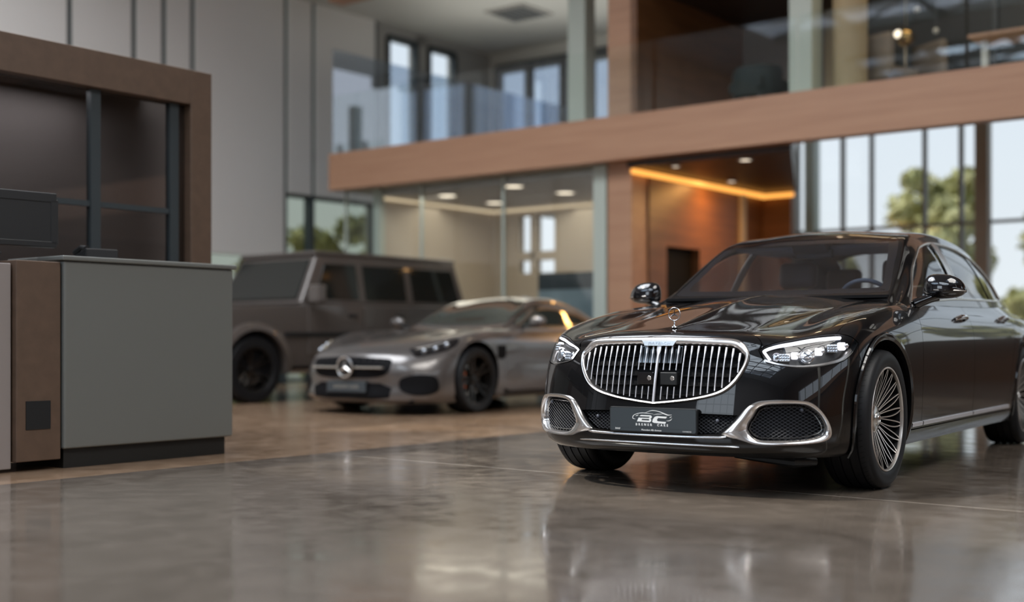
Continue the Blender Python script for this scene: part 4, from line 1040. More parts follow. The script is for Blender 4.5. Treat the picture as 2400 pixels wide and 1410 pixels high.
        q = S.find([(.70, .735, .443)]); c0 = (S.at(q)[0] - S.normal(q)[0] * .022) * [1, k, 1]
        MB().ball(tuple(c0), (.006, .009, .009), 14, 8).build('parking_sensor', M['sensor'], A, smooth=True)
    A = root('centre_intake', (0, 0, 0)); A.parent = T
    cl = np.vstack([it, v0(it[-1, 1], it[0, 1])[1:-1]])
    V, F, N = sheet_mesh(S, clean(fine(cl)), (), .12, .12, -.04, 0, False, True); mesh_obj('backing', V, F, M['black'], A, N)
    lattice(A, clean(fine(cl)), -.018, both=True)
    for sg in (-1, 1):
        q = S.find([(.85, .345, .385)]); c0 = (S.at(q)[0] - S.normal(q)[0] * .012) * [1, sg, 1]; MB().ball(tuple(c0), (.006, .009, .009), 14, 8).build('parking_sensor', M['sensor'], A, smooth=True)
    for (pts, r_, nm) in (([(.849, .395, .306), (.853, .36, .302), (.862, .25, .300), (.87, .12, .299), (.873, 0, .299)], .0065, 'chrome_strip'), ([(.825, .455, .258), (.84, .40, .259), (.858, .25, .260), (.866, .12, .260), (.868, 0, .260)], .0045, 'lower_chrome_strip')):
        L = U(pts, step=.02, start=front); L[-1, 0] = 0; Pp = S.at(L) + S.normal(L) * .004; Pm = (Pp * [1, -1, 1])[::-1][1:]
        PP = np.vstack([Pp, Pm]); rr = [r_] * len(PP); rr[0] = rr[-1] = r_ * .4
        MB().tube([tuple(p) for p in PP], rr, 10).build(nm, M['softchrome'], A, smooth=True)
    # --- number plate
    N_ = root('number_plate', (.888, .006, .377)); N_.parent = T
    def rrect(w, h, r, n=5):
        return [(sx_ * (w - r) + r * math.cos(a), sz_ * (h - r) + r * math.sin(a)) for sx_, sz_, a0 in ((1, 1, 0), (-1, 1, 90), (-1, -1, 180), (1, -1, 270)) for a in [R(a0 + 90 * i / n) for i in range(n + 1)]]
    MB().prism(rrect(.250, .064, .012), 'X', -.02, 0).build('plate_holder', M['dark'], N_, bevel=.002)
    MB().prism(rrect(.244, .059, .010), 'X', 0, .0025).build('plate', M['plate'], N_)
    MB().box((.0025, -.238, -.0415), (.003, .238, -.0405)).build('plate_line', M['plate_line'], N_)
    F0 = Matrix.Translation((.0035, 0, 0))
    text_mesh('plate_name', 'BRENER  CARS', .0165, M['print'], N_, Matrix.Translation((.0035, -.002, -.0245)) @ TXT, spacing=1.85, bold=.0004)
    text_mesh('plate_small_text', 'Menodum Alb domese', .0125, M['print'], N_, Matrix.Translation((.0035, -.004, -.0515)) @ TXT, spacing=1.0)
    text_mesh('plate_code', '360tl/', .0135, M['print'], N_, Matrix.Translation((.0035, -.200, -.049)) @ TXT)
    text_mesh('plate_code', '1 A A N E S S', .0085, M['print'], N_, Matrix.Translation((.0035, .195, -.052)) @ TXT)
    lg = MB()
    def stroke(pts, w):
        P2 = smooth_poly(pts, 5, False); n = len(P2); ws = np.interp(np.linspace(0, 1, n), np.linspace(0, 1, len(w)), w)
        T2 = np.gradient(P2, axis=0); T2 /= np.linalg.norm(T2, axis=1)[:, None] + 1e-9; Nn = np.stack([-T2[:, 1], T2[:, 0]], 1)
        a = P2 + Nn * ws[:, None] / 2; b = P2 - Nn * ws[:, None] / 2
        V = [(.0035, q[0], q[1]) for q in a] + [(.0035, q[0], q[1]) for q in b]; lg.add(V, [(i, i + 1, n + i + 1, n + i) for i in range(n - 1)])
    s_ = .000295                                      # plate drawing units
    X = lambda pts: [((x - 1015) * s_, (450 - y) * s_ - .004) for x, y in pts]
    stroke(X([(690, 428), (640, 415), (645, 375), (700, 340), (800, 318), (900, 318), (1040, 328)]), [.001, .004, .0035, .0025, .003, .003, .0008])
    stroke(X([(890, 308), (950, 285), (1020, 270), (1100, 275), (1180, 292), (1250, 318), (1320, 338), (1395, 332)]), [.001, .0022, .003, .003, .0035, .0055, .0045, .001])
    stroke(X([(1040, 345), (1100, 330), (1180, 325), (1240, 318)]), [.0008, .0025, .0025, .001])
    stroke(X([(690, 372), (720, 366), (752, 352)]), [.0008, .004, .0012])
    stroke(X([(1290, 438), (1340, 436), (1375, 420), (1398, 392)]), [.001, .003, .003, .001])
    stroke(X([(1355, 380), (1395, 362)]), [.004, .001])
    def shape(pts, holes=()):
        allp = [Vector(p) for p in pts]; E = [(i, (i + 1) % len(pts)) for i in range(len(pts))]
        for h in holes: k0 = len(allp); allp += [Vector(p) for p in h]; E += [(k0 + i, k0 + (i + 1) % len(h)) for i in range(len(h))]
        r_ = mathutils.geometry.delaunay_2d_cdt(allp, E, [], 2 if holes else 1, 1e-9); vv = np.array([list(v) for v in r_[0]]); ff = [tuple(f) for f in r_[2]]
        if holes:
            cen = np.array([vv[list(f)].mean(0) for f in ff]); ok = in_poly(cen, pts)
            for h in holes: ok &= ~in_poly(cen, h)
            ff = [f for f, o_ in zip(ff, ok) if o_]
        lg.add([(.0035, v[0], v[1]) for v in vv], ff)
    shape(X([(765, 375), (800, 352), (985, 352), (1010, 368), (1008, 395), (985, 412), (1000, 425), (998, 455), (970, 474), (720, 468), (752, 400), (950, 400), (968, 388), (965, 378)]), [X([(820, 418), (960, 418), (955, 445), (808, 443)])])
    shape(X([(1110, 362), (1305, 368), (1280, 398), (1135, 394), (1112, 420), (1112, 440), (1130, 452), (1285, 458), (1270, 490), (1050, 482), (1018, 465), (1030, 420), (1065, 378)]))
    lg.build('plate_logo', M['print'], N_)

    # --- cabin
    cu = lambda pts, **k: uv_path(C, pts, **k)
    ws_top = [(-1.395, 0, 1.452), (-1.405, .25, 1.450), (-1.425, .45, 1.436), (-1.445, .535, 1.425), (-1.43, .572, 1.415)]
    ws_side = [(-1.25, .615, 1.315), (-1.05, .655, 1.205), (-.86, .695, 1.095), (-.80, .700, 1.062)]
    ws_bot = [(-.80, .60, 1.06), (-.81, .35, 1.065), (-.815, 0, 1.068)]
    wsl = cu(ws_top + ws_side + ws_bot, n=4, corner=(4, 8), step=.03); wsl[0, 1] = wsl[-1, 1] = C.nv - 1
    vt = C.nv - 1.0
    cline = lambda a, b: np.c_[np.linspace(a, b, 8), np.full(8, vt)]
    DL = [(-.80, .83, 1.005), (-1.00, .775, 1.115), (-1.22, .715, 1.245), (-1.50, .665, 1.365), (-1.66, .64, 1.405), (-1.90, .62, 1.438), (-2.20, .612, 1.448), (-2.55, .62, 1.438), (-2.90, .635, 1.392), (-3.15, .655, 1.315), (-3.35, .69, 1.20), (-3.45, .74, 1.085), (-3.20, .78, 1.066), (-2.55, .82, 1.056), (-1.83, .828, 1.045), (-1.20, .838, 1.018)]
    dl = C.find(resample(smooth_poly(DL, 5, True, (0, 11)), .03), (0, 2), lambda u, v: v < 3.6)
    rw_bot = [(-3.98, .46, 1.10), (-4.0, .25, 1.125), (-4.0, 0, 1.13)]; rw_top = [(-3.16, 0, 1.48), (-3.18, .30, 1.46), (-3.26, .47, 1.42)]
    rwl = cu(rw_top + [(-3.6, .50, 1.27)] + rw_bot, n=3, corner=(2, 4), step=.04); rwl[0, 1] = rwl[-1, 1] = vt
    roof = np.vstack([np.c_[np.linspace(0, C.nu - 1, 60), np.zeros(60)], np.c_[np.full(6, C.nu - 1.0), np.linspace(0, vt, 6)][1:], cline(C.nu - 1, rwl[-1, 0])[1:-1], rwl[::-1], cline(rwl[0, 0], wsl[0, 0])[1:-1], wsl, cline(wsl[-1, 0], 0)[1:], np.c_[np.zeros(6), np.linspace(vt, 0, 6)][1:-1]])
    Rf = panel('roof', C, roof, P, T, holes=[dl], both=True, gap=0, du=.12, dv=.10)
    wl2 = np.vstack([wsl, cline(wsl[-1, 0], wsl[0, 0])[1:-1]])
    V, F, N = sheet_mesh(C, clean(fine(wl2)), (), .10, .10, -.002, 0, False, True); WS = mesh_obj('windscreen', V, F, M['wsglass'], T, N)
    inn = inset_uv(C, clean(fine(wsl, closed=False)), 0); Pw = C.at(wsl); 
    # black printed border of the windscreen
    wsi = cu([(-1.34, 0, 1.42), (-1.345, .25, 1.418), (-1.365, .44, 1.404), (-1.385, .50, 1.39), (-1.37, .528, 1.375), (-1.20, .575, 1.285), (-1.02, .612, 1.185), (-.90, .637, 1.115), (-.865, .625, 1.095), (-.86, .55, 1.095), (-.865, .35, 1.105), (-.872, 0, 1.112)], n=4, corner=(), step=.03); wsi[0, 1] = wsi[-1, 1] = vt
    V, F = profile_ring(C, wsl, wsi, [(0, -.003), (1, -.003)], 120, closed=False); n0 = len(V)
    MB().add(np.vstack([V, V * [1, -1, 1]]), F + [tuple(i + n0 for i in f[::-1]) for f in F]).build('black_border', M['gloss'], WS, smooth=True)
    rl2 = np.vstack([rwl, cline(rwl[-1, 0], rwl[0, 0])[1:-1]])
    V, F, N = sheet_mesh(C, clean(fine(rl2)), (), .12, .12, -.002, 0, False, True); mesh_obj('rear_window', V, F, M['sideglass'], T, N)
    def cl2(pts, n=4, corner=()): return C.find(resample(smooth_poly(pts, n, True, corner), .03), (0, 2), lambda u, v: v < 3.6)
    g1 = cl2([(-.93, 0, 1.045), (-1.10, 0, 1.155), (-1.30, 0, 1.262), (-1.53, 0, 1.355), (-1.68, 0, 1.392), (-1.93, 0, 1.422), (-1.90, 0, 1.25), (-1.87, 0, 1.068), (-1.40, 0, 1.058)], corner=(0, 5, 7))
    g2 = cl2([(-2.045, 0, 1.427), (-2.25, 0, 1.430), (-2.55, 0, 1.420), (-2.80, 0, 1.392), (-2.84, 0, 1.25), (-2.86, 0, 1.080), (-2.4, 0, 1.076), (-1.99, 0, 1.072), (-2.01, 0, 1.25)], corner=(0, 3, 5, 7))
    g3 = cl2([(-2.87, 0, 1.375), (-3.00, 0, 1.340), (-3.14, 0, 1.285), (-3.27, 0, 1.20), (-3.36, 0, 1.098), (-3.1, 0, 1.088), (-2.92, 0, 1.084), (-2.90, 0, 1.24)], corner=(0, 4, 6))
    dli = inset_uv(C, clean(dl), .016)
    g0 = cl2([(-.84, 0, 1.030), (-.90, 0, 1.035), (-.90, 0, 1.04)], corner=(0, 1, 2))
    for mir in (False, True):
        k = -1 if mir else 1
        SW = root('side_windows', (0, 0, 0)); SW.parent = T
        V, F = profile_ring(C, clean(dl), clean(dli), [(0, -.006), (.02, .004), (.4, .007), (.8, .005), (1, -.006)], 200, mir)
        MB().add(V, F).build('chrome_surround', M['satin'], SW, smooth=True, angle=60)
        V, F, N = sheet_mesh(C, clean(fine(dli)), [clean(fine(g)) for g in (g1, g2, g3)], .10, .10, -.004, 0, mir); mesh_obj('window_frame', V, F, M['gloss'], SW, N)
        for g_ in (g1, g2, g3):
            V, F, N = sheet_mesh(C, clean(fine(g_)), (), .10, .10, -.010, 0, mir); mesh_obj('side_glass', V, F, M['sideglass'], SW, N)
        for xa, xb in ((-1.885, -1.965), (-1.975, -2.005)):      # bright centre pillar strips
            zz_ = np.linspace(1.060, 1.435, 12); tt = np.linspace(0, 1, 12)
            qa = C.find(np.c_[xa - .05 * tt, np.zeros(12), zz_], (0, 2), lambda u, v: v < 3.6); qb = C.find(np.c_[xb - .05 * tt, np.zeros(12), zz_], (0, 2), lambda u, v: v < 3.6)
            V = np.vstack([C.at(qa), C.at(qa) + C.normal(qa) * .006, C.at(qb) + C.normal(qb) * .006, C.at(qb)]) * [1, k, 1]
            MB().add(V, [(r * 12 + i, r * 12 + i + 1, (r + 1) * 12 + i + 1, (r + 1) * 12 + i) for r in range(3) for i in range(11)]).build('pillar_strip', M['satin'], SW, smooth=True, angle=30)
        # door mirror
        Mr = root('door_mirror', (0, 0, 0)); Mr.parent = T
        cxm, cym, czm = -.925, .990, 1.078; Vm = []; Fm = []; nn, mm = 28, 16
        for i in range(mm + 1):
            t = PI * i / mm
            for j in range(nn):
                a = 2 * PI * j / nn; sx_, sy_, sz_ = math.sin(t) * math.cos(a), math.cos(t), math.sin(t) * math.sin(a)
                e = lambda v, p_: math.copysign(abs(v) ** p_, v)
                y = e(sy_, .72) * .118; zs = .098 * (1 + .12 * (-sy_)); z = e(sz_, .80) * (zs if sz_ > 0 else .050); x = e(sx_, .9) * (.075 if sx_ > 0 else .035)
                z += -.012 * (sy_ + .3) if sz_ > 0 else .006 * sy_; x += -.03 * max(0, sy_)
                Vm.append((cxm + x, (cym + y) * k, czm + z))
        Fm = [(i * nn + j, (i + 1) * nn + j, (i + 1) * nn + (j + 1) % nn, i * nn + (j + 1) % nn) for i in range(mm) for j in range(nn)]
        MB().add(Vm, Fm).build('mirror_housing', M['gloss'], Mr, smooth=True, angle=80)
        MB().tube([(cxm + .074, (cym - .045) * k, czm + .000), (cxm + .067, (cym + .02) * k, czm - .001), (cxm + .045, (cym + .08) * k, czm - .004), (cxm - .005, (cym + .120) * k, czm - .006)], .0042, 8).build('turn_signal', M['satin'], Mr, smooth=True)
        MB().tube([(cxm + .06, .835 * k, .995), (cxm + .05, .87 * k, 1.012), (cxm + .03, .91 * k, 1.030), (cxm + .01, .95 * k, 1.048)], [.034, .030, .028, .034], 12).build('mirror_arm', M['gloss'], Mr, smooth=True)
        # vertical vent with badge behind the front wheel
        q = S.find([(-.30 - .0 * t_, .93, .84 - .05 * t_) for t_ in range(2)], (0, 2), side)
    # wipers
    MB().box((-.835, -.72, 1.035), (-.70, .72, 1.052)).build('cowl', M['black'], T)
    # sunroof glass with black centre beam seen through the windscreen
    # --- interior
    I = root('interior', (0, 0, 0)); I.parent = T
    MB().prism([(-.80, 1.02), (-.98, 1.05), (-1.20, 1.03), (-1.28, .94), (-1.24, .70), (-.80, .60)], 'Y', -.70, .70).build('dashboard', M['dash'], I, bevel=.02, seg=3)
    MB().box((-3.4, -.72, .42), (-.80, .72, .47)).build('cabin_floor', M['black'], I)
    MB().box((-3.42, -.66, .46), (-3.30, .66, 1.04)).build('rear_bulkhead', M['black'], I); MB().box((-3.75, -.60, 1.0), (-3.30, .60, 1.04)).build('parcel_shelf', M['dash'], I)
    sw = MB(); sw.tube([(0, .185 * math.cos(a), .185 * math.sin(a)) for a in [2 * PI * i / 40 for i in range(40)]], .015, 10, False, True).box((-.01, -.18, -.02), (.01, .18, .02)).box((-.01, -.02, -.18), (.01, .02, 0)); sw.ball((0, 0, 0), (.02, .06, .055), 16, 10)
    o = sw.build('steering_wheel', M['navy'], I, smooth=True); o.location = (-1.42, .37, 1.00); o.rotation_euler = (0, R(24), 0)
    for y in (-.38, .38):
        for xs_, nm in ((-1.95, 'front_seat'), (-2.95, 'rear_seat')):
            st_ = root(nm, (xs_, y, .47)); st_.parent = I
            MB().box((-.05, -.25, .0), (.50, .25, .16)).build('seat_cushion', M['leather'], st_, bevel=.05, seg=3)
            o = MB().box((-.07, -.25, 0), (.07, .25, .62)).build('seat_back', M['leather'], st_, bevel=.06, seg=4); o.location = (0, 0, .08); o.rotation_euler = (0, R(-16), 0)
            o = MB().box((-.05, -.14, 0), (.06, .14, .19)).build('headrest', M['leather'], st_, bevel=.045, seg=4); o.location = (-.21, 0, .69); o.rotation_euler = (0, R(-8), 0)
    MB().box((-1.50, -.14, 1.330), (-1.47, .12, 1.395)).build('rear_view_mirror', M['dark'], I, bevel=.012)
    MB().prism([(-1.40, 1.42), (-1.44, 1.36), (-1.56, 1.43)], 'Y', -.14, .10).build('camera_housing', M['dark'], I, bevel=.01)
    MB().box((-2.30, -.60, 1.40), (-1.55, .60, 1.42)).build('headliner', M['liner'], I)
    # --- wheels
    Wp = wheel_parts()
    for cx in (0.0, -3.396):
        for k in (1, -1):
            w = root('wheel', (cx, k * .815, .368)); w.parent = T
            if k < 0: w.rotation_euler = (0, 0, PI)
            for nm, me in Wp:
                link(bpy.data.objects.new(nm, me), w)
            MB().lathe([(0, -.02), (.165, -.02), (.165, .0), (.10, .0)], 40, 'Y').build('brake_disc', M['dark'], w, smooth=True).location = (0, -.02, 0)
    return T

def wheel_parts():
    out = []
    def keep(o): me = o.data; bpy.data.objects.remove(o); return me
    prof = [(.272, .118), (.285, .127), (.305, .132), (.330, .131), (.350, .124), (.361, .112)]
    for c in (.075, .025, -.025, -.075): prof += [(.3655, c + .018), (.3680, c + .008), (.3680, c + .0045), (.3600, c + .004), (.3600, c - .004), (.3680, c - .0045), (.3680, c - .014)]
    prof += [(.361, -.112), (.350, -.124), (.330, -.131), (.300, -.130), (.272, -.118)]
    mb = MB().lathe(prof, 96, 'Y')
    o = mb.build('tyre', M['rubber'], None, smooth=True, angle=30); out.append(('tyre', keep(o)))
    # tread sipes
    sp = MB()
    for i in range(72):
        a = 2 * PI * i / 72
        for y0, y1, da in ((.083, .118, .03), (-.118, -.083, -.03)):
            r0 = .3685; pts = [(float(np.interp(abs(y), [.083, .093, .112, .124], [.368, .3655, .361, .350])) + .0004, y, a + da * t_) for t_, y in ((0, y0), (.5, (y0 + y1) / 2), (1, y1))]
            V = [];
            for r_, y, an in pts:
                for da2 in (-.0035, .0035): V.append((r_ * math.cos(an + da2), y, r_ * math.sin(an + da2)))
            sp.add(V, [(0, 1, 3, 2), (2, 3, 5, 4)])
    o = sp.build('tread_sipes', M['black'], None); out.append(('tread_sipes', keep(o)))
    mb = MB().lathe([(.276, .118), (.276, .124), (.272, .1265), (.2675, .125), (.2665, .119), (.2665, .108)], 96, 'Y')
    out.append(('rim_lip', keep(mb.build('rim_lip', M['spoke'], None, smooth=True, angle=50))))
    mb = MB().lathe([(.2665, .108), (.260, .09), (.25, .0), (.255, -.115), (.272, -.118)], 64, 'Y').lathe([(0, -.03), (.25, -.03)], 48, 'Y')
    out.append(('rim_barrel', keep(mb.build('rim_barrel', M['black'], None, smooth=True))))
    mb = MB()
    for i in range(20):
        for s_ in (-1, 1):
            a = 2 * PI * (i + .25 * s_) / 20; V = []
            for t_ in np.linspace(0, 1, 9):
                r_ = .070 + (.263 - .070) * t_
                aa = a + s_ * (-.035 * (1 - t_) ** 1.0 + .075 * t_ ** 3 * (1 - .0) - .02 * t_) + .03 * math.sin(PI * t_)
                y = .055 + .045 * math.sin(PI * .5 * t_) + .012 * t_ - .01 * math.sin(PI * t_)
                hw = .0026 + .0012 * t_; tx, tz = -math.sin(aa), math.cos(aa); cx_, cz_ = r_ * math.cos(aa), r_ * math.sin(aa)
                for (w_, dy) in ((-1, 0), (1, 0), (1.0, -.018), (-1.0, -.018)): V.append((cx_ + tx * hw * w_, y + dy, cz_ + tz * hw * w_))
            mb.mat(M['spoke']).add(V, [(j * 4, j * 4 + 1, (j + 1) * 4 + 1, (j + 1) * 4) for j in range(8)])
            mb.mat(M['black']).add(V, [(j * 4 + k, j * 4 + (k + 1) % 4, (j + 1) * 4 + (k + 1) % 4, (j + 1) * 4 + k) for j in range(8) for k in (1, 2, 3)])
    out.append(('spokes', keep(mb.build('spokes', None, None))))
    mb = MB().lathe([(.076, .030), (.076, .052), (.068, .060), (.036, .066), (.034, .072), (.028, .075), (0, .075)], 40, 'Y')
    out.append(('hub_cover', keep(mb.build('hub_cover', M['satin'], None, smooth=True, angle=40))))
    mb = star_badge(MB(), .020, .0018, .002); mb.V = [(v[1], .078 + v[0], v[2]) for v in mb.V]
    out.append(('hub_star', keep(mb.build('hub_star', M['chrome'], None, smooth=True))))
    return out
M['lens'] = mat('lamp_glass_bead', (.55, .60, .66), .04, metal=.9)
M['mesh'] = mat('dark_wire_mesh', (.07, .075, .09), .45, metal=.2)
M['sensor'] = mat('sensor_grey', (.10, .11, .14), .35)
M['plate'] = mat('dark_slate_plate', (.042, .052, .060), .35); M['plate_line'] = mat('plate_line', (.05, .06, .065), .4); M['print'] = mat('white_print', (.85, .87, .87), .5)
M['wsglass'] = glass('windscreen_glass', (.80, .84, .92), .12, .75); M['sideglass'] = glass('side_window_glass', (.50, .48, .45), .06, .8)
M['liner'] = mat('grey_blue_headliner', (.30, .36, .46), .8)
M['dash'] = mat('dark_grey_trim', (.13, .15, .19), .6)
SALOON = build_sedan()
# ---------------------------------------------------------------- the grey sports coupe behind
_cs = lambda x, d=0.0: [(x, .86 + d, .14), (x, .90 + d, .22), (x, .925 + d, .38), (x, .925 + d, .53), (x, .94 + d, .66), (x, .928 + d, .745), (x, .90 + d, .80), (x, .865 + d, .845), (x, .81 + d, .885)]
COUPE_SHELL = Surf([
    [(.90, 0, .12), (.985, 0, .18), (.965, 0, .30), (.985, 0, .44), (.965, 0, .58), (.86, 0, .665), (.50, 0, .755), (-.25, 0, .86), (-.95, 0, .905)],
    [(.88, .32, .12), (.965, .32, .18), (.945, .32, .30), (.965, .32, .44), (.935, .32, .58), (.83, .31, .66), (.48, .29, .755), (-.26, .26, .855), (-.95, .24, .90)],
    [(.80, .58, .12), (.88, .60, .18), (.875, .60, .30), (.88, .60, .44), (.83, .59, .575), (.72, .56, .655), (.40, .50, .76), (-.28, .46, .845), (-.94, .44, .895)],
    [(.64, .78, .12), (.72, .80, .18), (.71, .80, .30), (.70, .79, .44), (.63, .77, .59), (.50, .73, .69), (.25, .68, .79), (-.32, .62, .845), (-.93, .59, .885)],
    [(.40, .86, .12), (.46, .89, .20), (.46, .905, .34), (.44, .905, .48), (.38, .895, .62), (.28, .86, .74), (.08, .80, .825), (-.38, .73, .855), (-.93, .69, .88)],
    [(.0, .87, .13), (0, .92, .22), (0, .935, .37), (0, .94, .52), (0, .94, .66), (-.01, .92, .765), (-.06, .87, .835), (-.40, .80, .868), (-.94, .745, .88)],
    [(-.45, .87, .14), (-.45, .90, .22), (-.45, .92, .38), (-.45, .93, .53), (-.45, .935, .66), (-.46, .925, .755), (-.48, .89, .82), (-.65, .83, .86), (-.97, .775, .882)],
    _cs(-1.0), _cs(-1.8), _cs(-2.3, .02),
    [(-2.63, .92, .14), (-2.63, .96, .22), (-2.63, .97, .38), (-2.63, .975, .54), (-2.63, .975, .68), (-2.63, .95, .79), (-2.63, .90, .86), (-2.63, .84, .90), (-2.6, .76, .94)],
    [(-3.1, .84, .16), (-3.15, .90, .24), (-3.2, .92, .40), (-3.2, .92, .56), (-3.2, .91, .70), (-3.18, .87, .81), (-3.15, .80, .87), (-3.1, .73, .905), (-3.0, .65, .94)],
    [(-3.4, .45, .18), (-3.5, .50, .26), (-3.55, .52, .42), (-3.55, .52, .58), (-3.54, .52, .72), (-3.52, .50, .83), (-3.45, .46, .89), (-3.3, .42, .92), (-3.15, .36, .95)],
    [(-3.45, 0, .18), (-3.55, 0, .26), (-3.6, 0, .42), (-3.6, 0, .58), (-3.59, 0, .72), (-3.57, 0, .84), (-3.5, 0, .90), (-3.35, 0, .93), (-3.2, 0, .96)],
], sym0=True, sym1=True, k=.8).orient((-1.3, 0, .5))
COUPE_CABIN = Surf([
    _can(-.80, .80, .855, .66, .89, .875), _can(-.95, .79, .86, .64, .94, .945), _can(-1.15, .785, .865, .62, 1.035, 1.06), _can(-1.38, .785, .87, .59, 1.13, 1.165),
    _can(-1.62, .785, .875, .565, 1.20, 1.245), _can(-1.9, .785, .88, .555, 1.225, 1.28), _can(-2.2, .78, .89, .55, 1.205, 1.27), _can(-2.55, .76, .91, .55, 1.14, 1.205),
    _can(-2.9, .70, .93, .53, 1.045, 1.10), _can(-3.2, .62, .94, .48, .965, 1.0), _can(-3.35, .55, .93, .44, .94, .965),
], symv=True, k=.8).orient((-1.9, 0, .7))
def simple_wheel(par, x, y, r, w, rim_m, face, caliper=None, spokes=10, hub=.05):
    t = root('wheel', (x, y, r)); t.parent = par
    if y < 0: t.rotation_euler = (0, 0, PI)
    ri = r * face
    MB().lathe([(ri, w * .46), (ri * 1.06, w * .5), (r * .93, w * .5), (r * .985, w * .42), (r, w * .30), (r, -w * .30), (r * .985, -w * .42), (r * .93, -w * .5), (ri, -w * .46)], 56, 'Y').build('tyre', M['rubber'], t, smooth=True)
    MB().lathe([(ri * 1.01, w * .44), (ri * 1.0, w * .475), (ri * .955, w * .46), (ri * .94, w * .38), (ri * .93, -w * .4)], 56, 'Y').build('rim', rim_m, t, smooth=True)
    MB().lathe([(0, -.02), (ri * .95, -.02)], 32, 'Y').build('wheel_back', M['black'], t)
    mb = MB()
    for i in range(spokes):
        a = 2 * PI * (i // 2 * 2 + (.28 if i % 2 else -.28) + 0) / spokes; c_, s_ = math.cos(a), math.sin(a); V = []
        for rr, yy, hw in ((hub * .8, w * .20, .020), (ri * .5, w * .30, .013), (ri * .95, w * .40, .015)):
            for k in ((-1, 0), (1, 0), (1, -.03), (-1, -.03)): V.append((rr * c_ - s_ * hw * k[0], yy + k[1], rr * s_ + c_ * hw * k[0]))
        mb.add(V, [(j * 4 + k, j * 4 + (k + 1) % 4, (j + 1) * 4 + (k + 1) % 4, (j + 1) * 4 + k) for j in range(2) for k in range(4)])
    mb.build('spokes', rim_m, t)
    MB().lathe([(hub, w * .15), (hub, w * .24), (hub * .7, w * .27), (0, w * .27)], 24, 'Y').build('hub_cover', rim_m, t, smooth=True)
    MB().lathe([(0, .02), (ri * .72, .02), (ri * .72, .0)], 32, 'Y').build('brake_disc', M['satin'], t, smooth=True)
    if caliper: MB().lathe([(ri * .50, .0), (ri * .50, .05), (ri * .80, .05), (ri * .80, 0)], 10, 'Y', a0=R(-35), a1=R(35)).build('brake_caliper', caliper, t, smooth=True)
    return t
